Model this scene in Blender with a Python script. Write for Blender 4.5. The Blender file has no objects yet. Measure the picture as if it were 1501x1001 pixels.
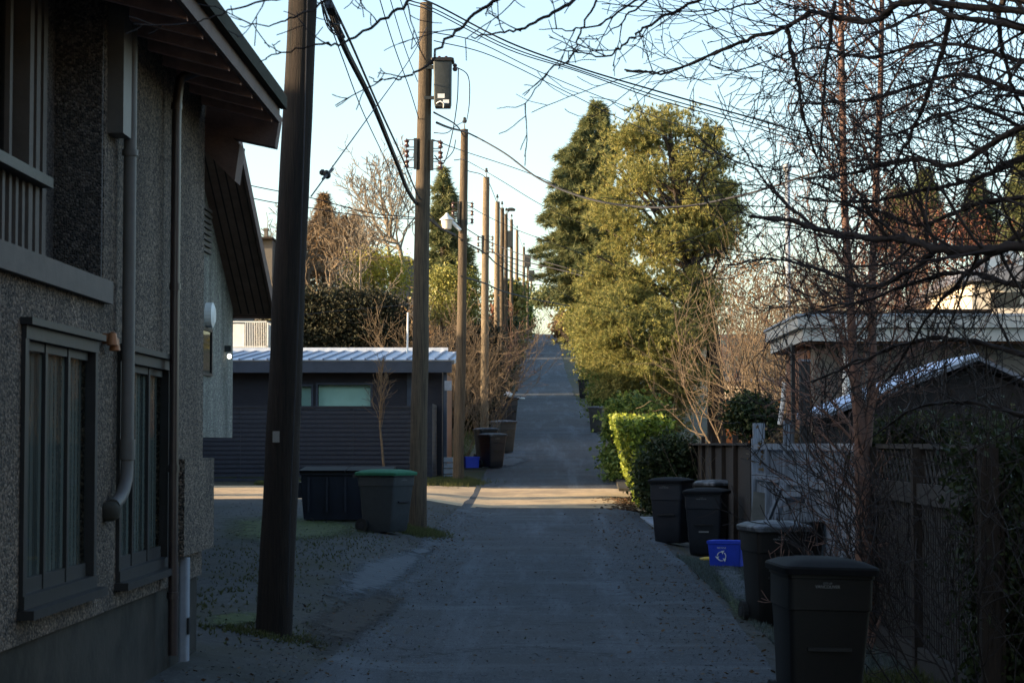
import bpy, math, random
import numpy as np
from mathutils import Vector, Matrix
R = math.radians
scene = bpy.context.scene
COL = scene.collection
random.seed(7)

# ------------------------------------------------------------------ camera
EYE = 1.9
FPX = 3000.0                                   # focal length in pixels of the 1501 px wide photograph
cam_d = bpy.data.cameras.new('camera'); cam = bpy.data.objects.new('camera', cam_d); COL.objects.link(cam)
cam_d.sensor_width = 36.0; cam_d.lens = FPX/1501*36.0; cam_d.clip_start = 0.1; cam_d.clip_end = 4000
yaw = math.atan(40/FPX); pitch = math.atan(150/FPX)
cam.location = (0, 0, EYE); cam.rotation_euler = (math.pi/2+pitch, 0, yaw)
scene.camera = cam
cam_d.dof.use_dof = True; cam_d.dof.focus_distance = 48; cam_d.dof.aperture_fstop = 9
CR = cam.rotation_euler.to_matrix()
c_r, c_u, c_f = CR@Vector((1,0,0)), CR@Vector((0,1,0)), CR@Vector((0,0,-1))
def ray(px, py): return c_f + c_r*((px-750.5)/FPX) + c_u*((500.5-py)/FPX)
def W(px, py, d):                              # the point at distance d up the alley seen at a photo pixel
    r = ray(px, py); return Vector((0,0,EYE)) + r*(d/r.y)

# ------------------------------------------------------------------ sky, sun, exposure
SUN_EL, SUN_BACK = R(11.0), R(12.0)
SUN_TO = Vector((-math.cos(SUN_EL)*math.cos(SUN_BACK), -math.cos(SUN_EL)*math.sin(SUN_BACK), math.sin(SUN_EL)))
w = bpy.data.worlds.new('World'); scene.world = w; w.use_nodes = True
nt = w.node_tree; nt.nodes.clear()
sky = nt.nodes.new('ShaderNodeTexSky'); sky.sky_type = 'NISHITA'; sky.sun_disc = False
sky.sun_elevation = SUN_EL; sky.sun_rotation = R(258); sky.air_density = 1.0; sky.dust_density = 1.8; sky.ozone_density = 1.4
bg = nt.nodes.new('ShaderNodeBackground'); bg.inputs[1].default_value = 0.15
wo = nt.nodes.new('ShaderNodeOutputWorld'); nt.links.new(sky.outputs[0], bg.inputs[0]); nt.links.new(bg.outputs[0], wo.inputs[0])
sd = bpy.data.lights.new('sun', 'SUN'); sd.energy = 5.0; sd.angle = R(0.5); sd.color = (1.0, 0.75, 0.47)
sun = bpy.data.objects.new('sun', sd); COL.objects.link(sun); sun.rotation_euler = SUN_TO.to_track_quat('Z', 'Y').to_euler()
vs = scene.view_settings; vs.view_transform = 'Standard'; vs.look = 'None'; vs.gamma = 1; vs.use_curve_mapping = False; vs.exposure = 1.7
scene.cycles.max_bounces = 5; scene.cycles.diffuse_bounces = 3; scene.cycles.transparent_max_bounces = 12
scene.cycles.use_denoising = True

# ------------------------------------------------------------------ terrain
PY = [-60,0,20,35,45,50,56,60,68,80,95,125,160,200,230,242,252,262,300,360,450,2000]
PZ = [-.1,0,.0,.1,.25,.38,.62,.82,1.25,2.1,3.05,4.8,7.4,11.1,13.85,14.85,15.4,15.45,13,8,5,5]
_ys = np.arange(-60, 2001, 1.0); _zs = np.interp(_ys, PY, PZ)
_k = np.hanning(13); _k /= _k.sum(); _zs = np.convolve(np.pad(_zs, 6, 'edge'), _k, 'valid')
def sm(a, b, x): t = np.clip((x-a)/(b-a), 0, 1); return t*t*(3-2*t)
def G(x, y):
    z = np.interp(y, _ys, _zs)
    near = 1-sm(45, 62, y)
    return z + .27*sm(1.1, 3.1, -np.asarray(x, float))*near - .13*sm(1.9, 2.8, np.asarray(x, float))*near
def Gf(x, y): return float(G(x, y))
def on_ground(px, py):
    r = ray(px, py); o = Vector((0,0,EYE)); t = 8.0; prev = t
    while t < 400:
        p = o+r*t
        if p.z < Gf(p.x, p.y):
            lo, hi = prev, t
            for _ in range(25):
                m = (lo+hi)/2; q = o+r*m
                if q.z < Gf(q.x, q.y): hi = m
                else: lo = m
            q = o+r*hi; return Vector((q.x, q.y, Gf(q.x, q.y)))
        prev = t; t += .3
    return o+r*400

# ------------------------------------------------------------------ materials
def mat(name, c1, c2=None, scale=8, rough=.8, bump=0, bscale=None, big=None, metal=0, stretch=None, detail=6, spec=.3, ramp=(.35,.65)):
    m = bpy.data.materials.new(name); m.use_nodes = True; N = m.node_tree; n = N.nodes; L = N.links
    p = n['Principled BSDF']; p.inputs['Roughness'].default_value = rough; p.inputs['Metallic'].default_value = metal
    p.inputs['Specular IOR Level'].default_value = spec
    tc = n.new('ShaderNodeTexCoord'); mp = n.new('ShaderNodeMapping'); L.new(tc.outputs['Object'], mp.inputs[0])
    if stretch: mp.inputs['Scale'].default_value = stretch
    p.inputs['Base Color'].default_value = (*c1, 1)
    def noise(s, d=detail):
        t = n.new('ShaderNodeTexNoise'); t.inputs['Scale'].default_value = s; t.inputs['Detail'].default_value = d
        t.inputs['Roughness'].default_value = .65; L.new(mp.outputs[0], t.inputs[0]); return t.outputs[0]
    def rmp(o, a, b):
        r = n.new('ShaderNodeMapRange'); r.inputs[1].default_value = a; r.inputs[2].default_value = b; L.new(o, r.inputs[0]); return r.outputs[0]
    def mix(f, a, b):
        x = n.new('ShaderNodeMix'); x.data_type = 'RGBA'; L.new(f, x.inputs[0])
        for k, v in ((6, a), (7, b)):
            if isinstance(v, tuple): x.inputs[k].default_value = (*v, 1)
            else: L.new(v, x.inputs[k])
        return x.outputs[2]
    col = None
    if c2: col = mix(rmp(noise(scale), *ramp), c1, c2)
    if big:                                       # (colour, scale, lo, hi)
        col = mix(rmp(noise(big[1], 4), big[2], big[3]), col if col else c1, big[0])
    if col: L.new(col, p.inputs['Base Color'])
    if bump:
        b = n.new('ShaderNodeBump'); b.inputs['Strength'].default_value = bump; b.inputs['Distance'].default_value = .02
        L.new(noise(bscale or scale*2), b.inputs['Height']); L.new(b.outputs[0], p.inputs['Normal'])
    return m
def leafmat(name, cols, rough=.6, trans=.25):
    m = bpy.data.materials.new(name); m.use_nodes = True; n = m.node_tree.nodes; L = m.node_tree.links
    p = n['Principled BSDF']; p.inputs['Roughness'].default_value = rough; p.inputs['Specular IOR Level'].default_value = .2
    g = n.new('ShaderNodeNewGeometry'); cr = n.new('ShaderNodeValToRGB'); L.new(g.outputs['Random Per Island'], cr.inputs[0])
    e = cr.color_ramp.elements
    while len(e) < len(cols): e.new(.5)
    for i, c in enumerate(cols): e[i].position = i/(max(1, len(cols)-1)); e[i].color = (*c, 1)
    L.new(cr.outputs[0], p.inputs['Base Color'])
    t = n.new('ShaderNodeBsdfTranslucent'); L.new(cr.outputs[0], t.inputs[0]); mx = n.new('ShaderNodeMixShader'); mx.inputs[0].default_value = trans
    L.new(p.outputs[0], mx.inputs[1]); L.new(t.outputs[0], mx.inputs[2]); L.new(mx.outputs[0], n['Material Output'].inputs[0])
    return m
def pebble(name, dark, light, mid, s=55):
    m = bpy.data.materials.new(name); m.use_nodes = True; n = m.node_tree.nodes; L = m.node_tree.links
    p = n['Principled BSDF']; p.inputs['Roughness'].default_value = .85
    tc = n.new('ShaderNodeTexCoord'); v = n.new('ShaderNodeTexVoronoi'); v.inputs['Scale'].default_value = s; L.new(tc.outputs['Object'], v.inputs[0])
    cr = n.new('ShaderNodeValToRGB'); sp = n.new('ShaderNodeSeparateColor'); L.new(v.outputs['Color'], sp.inputs[0]); L.new(sp.outputs[0], cr.inputs[0])
    e = cr.color_ramp.elements; e.new(.5); e.new(.8)
    for i, (q, c) in enumerate(((0, dark), (.45, mid), (.75, light), (1, tuple(min(1, x*1.5) for x in light)))): e[i].position = q; e[i].color = (*c, 1)
    ns = n.new('ShaderNodeTexNoise'); ns.inputs['Scale'].default_value = 1.3; ns.inputs['Detail'].default_value = 7; ns.inputs['Roughness'].default_value = .65; mq = n.new('ShaderNodeMapping'); mq.inputs['Scale'].default_value = (1.6,1.6,.4); L.new(tc.outputs['Object'], mq.inputs[0]); L.new(mq.outputs[0], ns.inputs[0])
    mr = n.new('ShaderNodeMapRange'); mr.inputs[1].default_value = .3; mr.inputs[2].default_value = .7; mr.inputs[3].default_value = .42; mr.inputs[4].default_value = 1.15; L.new(ns.outputs[0], mr.inputs[0])
    x = n.new('ShaderNodeMix'); x.data_type = 'RGBA'; x.blend_type = 'MULTIPLY'; x.inputs[0].default_value = 1; L.new(cr.outputs[0], x.inputs[6]); L.new(mr.outputs[0], x.inputs[7]); L.new(x.outputs[2], p.inputs['Base Color'])
    b = n.new('ShaderNodeBump'); b.inputs['Strength'].default_value = .9; b.inputs['Distance'].default_value = .02; L.new(v.outputs['Distance'], b.inputs['Height']); b.invert = True; L.new(b.outputs[0], p.inputs['Normal'])
    return m
def glassmat(name, tint=(.8,.85,.85), refl=.5):
    m = bpy.data.materials.new(name); m.use_nodes = True; n = m.node_tree.nodes; L = m.node_tree.links; n.remove(n['Principled BSDF'])
    g = n.new('ShaderNodeBsdfGlossy'); g.inputs['Roughness'].default_value = .03; t = n.new('ShaderNodeBsdfTransparent'); t.inputs[0].default_value = (*tint, 1)
    f = n.new('ShaderNodeFresnel'); f.inputs[0].default_value = 1.4; mx = n.new('ShaderNodeMixShader')
    mu = n.new('ShaderNodeMath'); mu.operation = 'MULTIPLY'; mu.inputs[1].default_value = refl; L.new(f.outputs[0], mu.inputs[0]); L.new(mu.outputs[0], mx.inputs[0]); L.new(t.outputs[0], mx.inputs[1]); L.new(g.outputs[0], mx.inputs[2]); L.new(mx.outputs[0], n['Material Output'].inputs[0]); return m
def fademat(name, c1, c2, scale=6, rough=.9):      # a patch whose ragged edge is cut by noise on the 'fade' attribute
    m = mat(name, c1, c2, scale=scale, rough=rough, bump=.4); n = m.node_tree.nodes; L = m.node_tree.links; p = n['Principled BSDF']
    a = n.new('ShaderNodeAttribute'); a.attribute_name = 'fade'; t = n.new('ShaderNodeTexNoise'); t.inputs['Scale'].default_value = 5; t.inputs['Detail'].default_value = 8; t.inputs['Roughness'].default_value = .75
    tc = n.new('ShaderNodeTexCoord'); L.new(tc.outputs['Object'], t.inputs[0])
    ad = n.new('ShaderNodeMath'); ad.operation = 'ADD'; L.new(a.outputs['Fac'], ad.inputs[0]); L.new(t.outputs[0], ad.inputs[1])
    mr = n.new('ShaderNodeMapRange'); mr.inputs[1].default_value = .85; mr.inputs[2].default_value = 1.15; L.new(ad.outputs[0], mr.inputs[0]); L.new(mr.outputs[0], p.inputs['Alpha']); return m
def emit(name, c, s):
    m = bpy.data.materials.new(name); m.use_nodes = True; p = m.node_tree.nodes['Principled BSDF']; p.inputs['Emission Color'].default_value = (*c, 1); p.inputs['Emission Strength'].default_value = s; return m

M = dict(
 soil=mat('soil', (.039,.034,.026), (.073,.067,.050), 3, .95, .5, 20, big=((.034,.042,.017), .25, .4, .6)),
 gravel=mat('gravel', (.030,.032,.034), (.059,.062,.059), 9, .9, .5, 40, big=((.034,.034,.024), .5, .45, .62)),
 sunpave=mat('sunpave', (.40,.29,.17), (.54,.40,.24), 6, .85, .3, 30, big=((.30,.23,.15), .7, .45, .6)),  # pale lane paving with the sun's brightness and warmth put into its colour
 white=mat('white_paint', (.72,.72,.70), (.62,.62,.6), 5, .5, .1),
 fasciawhite=mat('weathered_white', (.487,.476,.441), (.348,.348,.336), 3, .7, .1, big=((.232,.220,.197), 2, .55, .7)),
 trim=mat('taupe_trim', (.105,.089,.081), (.076,.066,.060), 4, .65, .15, 30, stretch=(1,1,1)),
 frame=mat('dark_frame', (.019,.018,.021), (.014,.014,.014), 6, .5, .1),
 fascia=mat('fascia_wood', (.143,.090,.073), (.095,.062,.053), 5, .7, .25, 30),
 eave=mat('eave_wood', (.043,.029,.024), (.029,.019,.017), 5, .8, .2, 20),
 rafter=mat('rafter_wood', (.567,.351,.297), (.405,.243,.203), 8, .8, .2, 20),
 shingle=mat('shingle', (.10,.11,.10), (.16,.16,.15), 20, .9, .6, 40),
 gutter=mat('gutter_metal', (.048,.048,.036), (.036,.036,.027), 6, .8, .05, spec=.05),
 concrete=mat('concrete', (.026,.025,.020), (.049,.044,.035), 3, .9, .4, 14, big=((.010,.011,.007), .9, .5, .65)),
 pipe=mat('grey_pipe', (.120,.114,.111), (.093,.090,.087), 6, .5, .05),
 darkpipe=mat('dark_pipe', (.045,.030,.03), (.03,.02,.02), 6, .35, 0, spec=.6),
 sheath=mat('pale_sheath', (.282,.320,.371), (.218,.243,.282), 5, .5, .1, big=((.128,.128,.128), 2, .52, .68)),
 brass=mat('brass', (.34,.15,.07), (.2,.09,.045), 6, .45, .1, metal=.3),
 curtain=mat('curtain', (.085,.092,.082), (.068,.074,.068), 2, .9, .1, 3, stretch=(1,6,.3)),
 glass=glassmat('glass', (.9,.95,.94), .10), dglass=glassmat('dark_glass', (.3,.33,.36), .8),
 room=mat('dark_room', (.010,.010,.011), None),
 planks=mat('soffit_planks', (.157,.102,.079), (.112,.073,.055), 4, .8, .15, 20),
 groove=mat('groove', (.03,.02,.018), None),
 pole=mat('pole_wood', (.116,.086,.055), (.053,.039,.026), 9, .85, .8, 14, stretch=(9,9,.35), big=((.033,.025,.018), 3, .5, .68)),
 poledark=mat('creosoted_pole', (.028,.021,.015), (.014,.009,.008), 9, .9, .9, 14, stretch=(9,9,.35), big=((.009,.008,.006), 3, .5, .68)),
 tanpole=mat('tan_pole_wood', (.20,.155,.10), (.09,.07,.05), 9, .85, .7, 14, stretch=(9,9,.35)),
 metal=mat('grey_metal', (.25,.25,.26), None, rough=.4, metal=.7),
 steel=mat('dark_steel', (.05,.055,.055), (.035,.04,.04), 8, .5, .05, metal=.3),
 black=mat('black', (.012,.012,.013), None, rough=.55),
 cable=mat('cable', (.02,.02,.024), None, rough=.7),
 porcelain=mat('porcelain', (.09,.05,.045), None, rough=.3),
 dimlabel=mat('dim_label', (.20,.20,.20), None, rough=.6),
 label=mat('white_label', (.7,.7,.68), None, rough=.6),
 garage=mat('charcoal_boards', (.026,.026,.036), (.018,.018,.024), 5, .7, .15, 12, stretch=(1,1,8)),
 gfascia=mat('slate_fascia', (.048,.060,.084), (.038,.048,.068), 5, .6),
 roofmet=mat('frosted_roof', (.528,.576,.640), (.400,.448,.528), 4, .6, .1, big=((.240,.288,.360), 3, .6, .8)),
 roofseam=mat('roof_seam', (.16,.2,.28), None, rough=.5),
 blind=mat('green_blind', (.55,.72,.64), (.48,.64,.57), 2, .8),
 slat=mat('slat_fence', (.024,.030,.044), (.017,.021,.031), 5, .7, .1, 10),
 cedar=mat('cedar', (.216,.090,.036), (.156,.060,.027), 5, .6, .2, 12, stretch=(1,1,6)),
 bin=mat('bin_plastic', (.014,.016,.022), (.010,.012,.017), 12, .5, .08, 60, spec=.4),
 bingrey=mat('grey_bin_plastic', (.042,.047,.050), (.032,.037,.040), 12, .5, .08, 60),
 binbrown=mat('brown_bin_plastic', (.007,.006,.006), (.005,.005,.005), 12, .55, .08, 60),
 lidgreen=mat('green_lid', (.037,.143,.082), (.027,.109,.061), 8, .75, .05, spec=.1),
 lidfrost=mat('frosted_lid', (.043,.047,.054), (.030,.034,.038), 9, .6, .1, big=((.134,.148,.168), 5, .5, .66)),
 lidblack=mat('black_lid', (.009,.009,.010), (.007,.007,.008), 9, .75, .1, spec=.1),
 rubber=mat('rubber', (.015,.015,.015), None, rough=.8),
 blue=mat('blue_plastic', (.025,.06,.50), (.02,.05,.42), 8, .45, .05),
 yellow=mat('yellow_plastic', (.55,.36,.05), None, rough=.5),
 dump=mat('dumpster_paint', (.012,.015,.025), (.009,.011,.017), 4, .55, .2, 12, big=((.017,.013,.012), 2, .6, .75)),
 bagw=mat('white_bag', (.62,.63,.62), (.5,.5,.5), 10, .5, .5, 12),
 weather=mat('weathered_wood', (.285,.314,.360), (.138,.152,.176), 6, .85, .5, 12, stretch=(7,7,.5), big=((.093,.093,.093), 1.6, .5, .68)),
 brownwood=mat('brown_wood', (.034,.024,.018), (.018,.013,.010), 6, .85, .5, 12, stretch=(7,7,.5)),
 greywood=mat('grey_wood', (.048,.045,.042), (.026,.024,.022), 6, .85, .5, 12, stretch=(7,7,.5)),
 board=mat('scrap_board', (.168,.157,.134), (.118,.112,.095), 6, .8, .2, 12),
 stuccow=mat('pale_stucco', (.150,.133,.115), (.124,.111,.097), 8, .9, .3, 40),
 cream=mat('cream_wall', (.72,.62,.50), (.62,.54,.44), 4, .8, .1),
 gravelroof=mat('blue_grey_roof', (.13,.14,.17), (.20,.21,.24), 8, .8, .3, 20),
 shedwall=mat('shed_wall', (.029,.026,.026), (.019,.017,.017), 6, .85, .3, 12, stretch=(1,1,8)),
 frost=mat('frost_edge', (.60,.68,.82), (.42,.50,.64), 6, .7, .2),
 bark=mat('bark', (.059,.045,.035), (.032,.024,.020), 14, .9, .7, 20, stretch=(4,4,.7)),
 barkred=mat('red_bark', (.145,.081,.060), (.093,.055,.043), 10, .8, .3, 20),
 barkdark=mat('dark_bark', (.024,.017,.014), (.014,.010,.010), 10, .8, .3, 20),
 barktan=mat('tan_bark', (.140,.102,.065), (.089,.065,.042), 10, .85, .3, 20),
 barkpale=mat('pale_bark', (.218,.179,.134), (.128,.106,.080), 10, .85, .3, 20),
 pine=leafmat('pine_needles', ((.05,.08,.03),(.20,.22,.065),(.46,.39,.12),(.11,.145,.05),(.32,.27,.10),(.07,.10,.04))),
 spruce=leafmat('spruce_needles', ((.07,.10,.05),(.13,.15,.065),(.21,.20,.085),(.09,.12,.055))),
 cedarleaf=leafmat('cedar_foliage', ((.10,.12,.035),(.20,.19,.05),(.28,.2,.06),(.13,.14,.04))),
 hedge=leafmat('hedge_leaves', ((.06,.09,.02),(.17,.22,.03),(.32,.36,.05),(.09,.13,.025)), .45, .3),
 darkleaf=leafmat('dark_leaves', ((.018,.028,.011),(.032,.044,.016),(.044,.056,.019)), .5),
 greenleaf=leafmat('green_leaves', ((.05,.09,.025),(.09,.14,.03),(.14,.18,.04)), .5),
 greenyellow=leafmat('green_gold_leaves', ((.10,.12,.035),(.20,.20,.05),(.28,.25,.07),(.14,.16,.04)), .5),
 shadeleaf=leafmat('painted_shade_leaves', ((.018,.02,.010),(.035,.036,.018),(.05,.04,.022),(.02,.026,.014)), .7, .1),  # leaf colours darkened to carry the shade on these hedges
 yellowleaf=leafmat('yellow_leaves', ((.30,.27,.04),(.42,.36,.06),(.30,.25,.06)), .6),
 brownleaf=leafmat('brown_leaves', ((.13,.08,.045),(.20,.12,.06),(.25,.17,.09),(.10,.075,.04)), .8),
 redleaf=leafmat('red_leaves', ((.140,.049,.032),(.196,.077,.049),(.119,.056,.035)), .8),
 litter=leafmat('leaf_litter', ((.084,.045,.024),(.120,.072,.036),(.054,.030,.018),(.144,.102,.060)), .8, .1),
 grass=leafmat('grass_blades', ((.042,.056,.017),(.077,.091,.028),(.112,.105,.049)), .8, .2),
 frostgrass=leafmat('frosted_grass', ((.080,.104,.096),(.120,.144,.136),(.048,.064,.040)), .8, .2),
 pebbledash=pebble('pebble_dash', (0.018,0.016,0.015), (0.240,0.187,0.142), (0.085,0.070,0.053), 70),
 pebbleshade=pebble('pebble_dash_shaded', (0.028,0.029,0.035), (0.147,0.133,0.124), (0.074,0.069,0.064), 75),  # darker copy of the pebble-dash; the recess shade is in its colour
 pebblefine=pebble('fine_stucco', (0.104,0.109,0.101), (0.262,0.257,0.218), (0.175,0.175,0.153), 45),
 moss=fademat('moss', (.030,.047,.011), (.056,.073,.017)), frostpatch=fademat('frost', (.086,.099,.112), (.056,.066,.076)),
 mud=fademat('mud', (.017,.015,.014), (.029,.025,.019)), tarpatch=fademat('asphalt_patch', (.022,.023,.025), (.031,.033,.034), 20),
 lamp=emit('lamp_glow', (1,.93,.75), 1.2),
)

def asphalt():
    m = bpy.data.materials.new('asphalt'); m.use_nodes = True; n = m.node_tree.nodes; L = m.node_tree.links; p = n['Principled BSDF']
    tc = n.new('ShaderNodeTexCoord')
    def mapping(s): q = n.new('ShaderNodeMapping'); q.inputs['Scale'].default_value = s; L.new(tc.outputs['Object'], q.inputs[0]); return q.outputs[0]
    def noise(v, s, d=6, r=.6): t = n.new('ShaderNodeTexNoise'); t.inputs['Scale'].default_value = s; t.inputs['Detail'].default_value = d; t.inputs['Roughness'].default_value = r; L.new(v, t.inputs[0]); return t.outputs[0]
    def rng(o, a, b, c=0, d=1): q = n.new('ShaderNodeMapRange'); q.inputs[1].default_value = a; q.inputs[2].default_value = b; q.inputs[3].default_value = c; q.inputs[4].default_value = d; L.new(o, q.inputs[0]); return q.outputs[0]
    def mix(f, a, b, mode='MIX'):
        x = n.new('ShaderNodeMix'); x.data_type = 'RGBA'; x.blend_type = mode
        if isinstance(f, float): x.inputs[0].default_value = f
        else: L.new(f, x.inputs[0])
        for k, v in ((6, a), (7, b)):
            if isinstance(v, tuple): x.inputs[k].default_value = (*v, 1)
            else: L.new(v, x.inputs[k])
        return x.outputs[2]
    one = mapping((1,1,1))
    c = mix(rng(noise(one, 55, 4), .38, .62), (0.018,0.022,0.028), (0.090,0.104,0.116))              # aggregate
    c = mix(rng(noise(one, 7, 8, .85), .44, .56, 0, .85), c, (.028,.034,.042))
    c = mix(rng(noise(one, .6, 5), .42, .62), c, (0.040,0.044,0.048))                        # worn patches
    c = mix(rng(noise(mapping((1.6,.12,1)), 1.0, 6, .7), .50, .66, 0, .75), c, (0.088,0.105,0.126))  # wheel-polished, frosty streaks
    c = mix(rng(noise(mapping((.25,.9,1)), 1.0, 6, .7), .53, .68, 0, .5), c, (0.102,0.122,0.139))  # pale cross bands
    v = n.new('ShaderNodeTexVoronoi'); v.feature = 'DISTANCE_TO_EDGE'; v.inputs['Scale'].default_value = .8
    dn = n.new('ShaderNodeTexNoise'); dn.inputs['Scale'].default_value = 2.5; dn.inputs['Detail'].default_value = 6; L.new(tc.outputs['Object'], dn.inputs[0])
    ad = n.new('ShaderNodeVectorMath'); ad.operation = 'MULTIPLY_ADD'; ad.inputs[1].default_value = (.9,.9,.9); L.new(dn.outputs['Color'], ad.inputs[0]); L.new(tc.outputs['Object'], ad.inputs[2]); L.new(ad.outputs[0], v.inputs[0])
    crk = n.new('ShaderNodeMath'); crk.operation = 'MULTIPLY'; L.new(rng(v.outputs[0], .0, .03, 1, 0), crk.inputs[0]); L.new(rng(noise(one, .5, 3), .5, .6), crk.inputs[1])
    c = mix(rng(noise(one, 28, 2), .68, .74, 0, .8), c, (.16,.18,.20))
    c = mix(crk.outputs[0], c, (.012,.012,.014))
    L.new(c, p.inputs['Base Color']); p.inputs['Roughness'].default_value = .82; p.inputs['Specular IOR Level'].default_value = .25
    b = n.new('ShaderNodeBump'); b.inputs['Strength'].default_value = .9; b.inputs['Distance'].default_value = .02; L.new(noise(one, 45, 6), b.inputs['Height']); L.new(b.outputs[0], p.inputs['Normal'])
    return m
M['asphalt'] = asphalt()

# ------------------------------------------------------------------ mesh helpers
class MB:
    def __init__(s): s.v = []; s.f = []; s.nv = []; s.nf = []; s.off = 0
    def add(s, v, f):
        b = len(s.v); s.v += [tuple(x) for x in v]; s.f += [tuple(b+i for i in q) for q in f]; return s
    def box(s, a, b):
        x0,y0,z0 = a; x1,y1,z1 = b
        return s.add([(x0,y0,z0),(x1,y0,z0),(x1,y1,z0),(x0,y1,z0),(x0,y0,z1),(x1,y0,z1),(x1,y1,z1),(x0,y1,z1)],
                     [(0,3,2,1),(4,5,6,7),(0,1,5,4),(1,2,6,5),(2,3,7,6),(3,0,4,7)])
    def beam(s, p, q, wd, h, up=(0,0,1)):          # a box from p to q, wd across, h high
        p, q = Vector(p), Vector(q); d = (q-p).normalized(); side = d.cross(Vector(up))
        if side.length < 1e-4: side = d.cross(Vector((0,1,0)))
        side.normalize(); u = side.cross(d); a = side*wd/2; b = u*h/2
        return s.add([p-a-b, p+a-b, p+a+b, p-a+b, q-a-b, q+a-b, q+a+b, q-a+b], [(0,3,2,1),(4,5,6,7),(0,1,5,4),(1,2,6,5),(2,3,7,6),(3,0,4,7)])
    def tube(s, pts, rad, n=6, cap=True):
        pts = np.array(pts, float); m = len(pts)
        rad = np.full(m, rad) if np.isscalar(rad) else np.array(rad, float)
        t = np.gradient(pts, axis=0); t /= np.linalg.norm(t, axis=1)[:, None]+1e-9
        a = np.empty_like(t); v = np.array((0,1.,0)) if abs(t[0][2]) > .7 else np.array((0,0,1.))
        for i in range(m):
            v = v-t[i]*v.dot(t[i]); v = v/(math.sqrt(v.dot(v))+1e-9); a[i] = v
        b = np.cross(t, a)
        th = np.arange(n)*2*math.pi/n
        ring = pts[:,None,:] + rad[:,None,None]*(np.cos(th)[None,:,None]*a[:,None,:]+np.sin(th)[None,:,None]*b[:,None,:])
        base = len(s.v); s.v += [tuple(x) for x in ring.reshape(-1,3).tolist()]
        for i in range(m-1):
            o = base+i*n
            for j in range(n):
                k = (j+1)%n; s.f.append((o+j, o+k, o+n+k, o+n+j))
        if cap: s.f.append(tuple(base+j for j in range(n))); s.f.append(tuple(base+(m-1)*n+j for j in reversed(range(n))))
        return s
    def cyl(s, p, q, r0, r1=None, n=14): return s.tube([p, q], [r0, r0 if r1 is None else r1], n)
    def lathe(s, c, prof, n=20):                   # prof: (radius, z)
        c = Vector(c); b = len(s.v)
        for r, z in prof:
            for j in range(n): a = 2*math.pi*j/n; s.v.append((c.x+r*math.cos(a), c.y+r*math.sin(a), c.z+z))
        for i in range(len(prof)-1):
            for j in range(n): k = (j+1)%n; s.f.append((b+i*n+j, b+i*n+k, b+(i+1)*n+k, b+(i+1)*n+j))
        s.f.append(tuple(b+j for j in reversed(range(n)))); s.f.append(tuple(b+(len(prof)-1)*n+j for j in range(n)))
        return s
    def loft(s, secs, n=4):                        # secs: (z, cx, cy, half_w, half_d, corner_r)
        b = len(s.v); m = 4*n
        for z, cx, cy, hw, hd, r in secs:
            for q, (sx, sy) in enumerate(((1,1),(-1,1),(-1,-1),(1,-1))):
                for i in range(n):
                    a = math.pi/2*(q + i/(n-1)); s.v.append((cx+sx*(hw-r)+r*math.cos(a), cy+sy*(hd-r)+r*math.sin(a), z))
        for i in range(len(secs)-1):
            for j in range(m): k = (j+1)%m; s.f.append((b+i*m+j, b+i*m+k, b+(i+1)*m+k, b+(i+1)*m+j))
        s.f.append(tuple(b+j for j in reversed(range(m)))); s.f.append(tuple(b+(len(secs)-1)*m+j for j in range(m)))
        return s
    def prism(s, poly, ax, a, b):                  # polygon (2d) extruded along axis ax from a to b
        def P(u, v, t): return {'x': (t,u,v), 'y': (u,t,v), 'z': (u,v,t)}[ax]
        k = len(poly); o = len(s.v); s.v += [P(u,v,a) for u,v in poly]+[P(u,v,b) for u,v in poly]
        s.f.append(tuple(o+i for i in range(k))); s.f.append(tuple(o+k+i for i in reversed(range(k))))
        for i in range(k): j = (i+1)%k; s.f.append((o+i, o+k+i, o+k+j, o+j))
        return s
    def build(s, name, m, parent=None, smooth=False, loc=None, auto=None):
        me = bpy.data.meshes.new(name)
        org = Vector((0,0,0))
        if parent is not None:
            p = parent
            while p.parent: p = p.parent
            org = p.location
        elif loc is not None: org = Vector(loc)
        me.from_pydata([(x-org.x, y-org.y, z-org.z) for x,y,z in s.v], [], s.f); me.validate()
        import bmesh
        bm = bmesh.new(); bm.from_mesh(me); bmesh.ops.recalc_face_normals(bm, faces=bm.faces); bm.to_mesh(me); bm.free()
        if smooth:
            me.polygons.foreach_set('use_smooth', [True]*len(me.polygons))
            if auto: me.set_sharp_from_angle(angle=R(auto))
        return link(name, me, m, parent, loc)
def link(name, me, m, parent=None, loc=None):
    o = bpy.data.objects.new(name, me); COL.objects.link(o); me.materials.append(M[m] if isinstance(m, str) else m)
    if parent is not None: o.parent = parent
    elif loc is not None: o.location = loc
    return o
def root_loc(parent):
    p = parent
    while p.parent: p = p.parent
    return np.array(p.location)
def np_mesh(name, V, F, m, parent=None, loc=None):     # V (n,3), F (m,k)
    V = np.asarray(V, np.float64)
    if parent is not None: V = V-root_loc(parent)
    elif loc is not None: V = V-np.array(loc)
    me = bpy.data.meshes.new(name); k = F.shape[1]
    me.vertices.add(len(V)); me.vertices.foreach_set('co', V.astype(np.float32).ravel())
    me.loops.add(F.size); me.loops.foreach_set('vertex_index', F.astype(np.int32).ravel())
    me.polygons.add(len(F)); me.polygons.foreach_set('loop_start', (np.arange(len(F))*k).astype(np.int32))
    me.update(calc_edges=True); me.validate()
    return link(name, me, m, parent, loc)
def thing(name, label, cat, loc=(0,0,0), group=None, rz=0):
    o = bpy.data.objects.new(name, None); COL.objects.link(o); o.location = loc; o.rotation_euler.z = rz; o.empty_display_size = .2
    return tag(o, label, cat, group)
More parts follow.
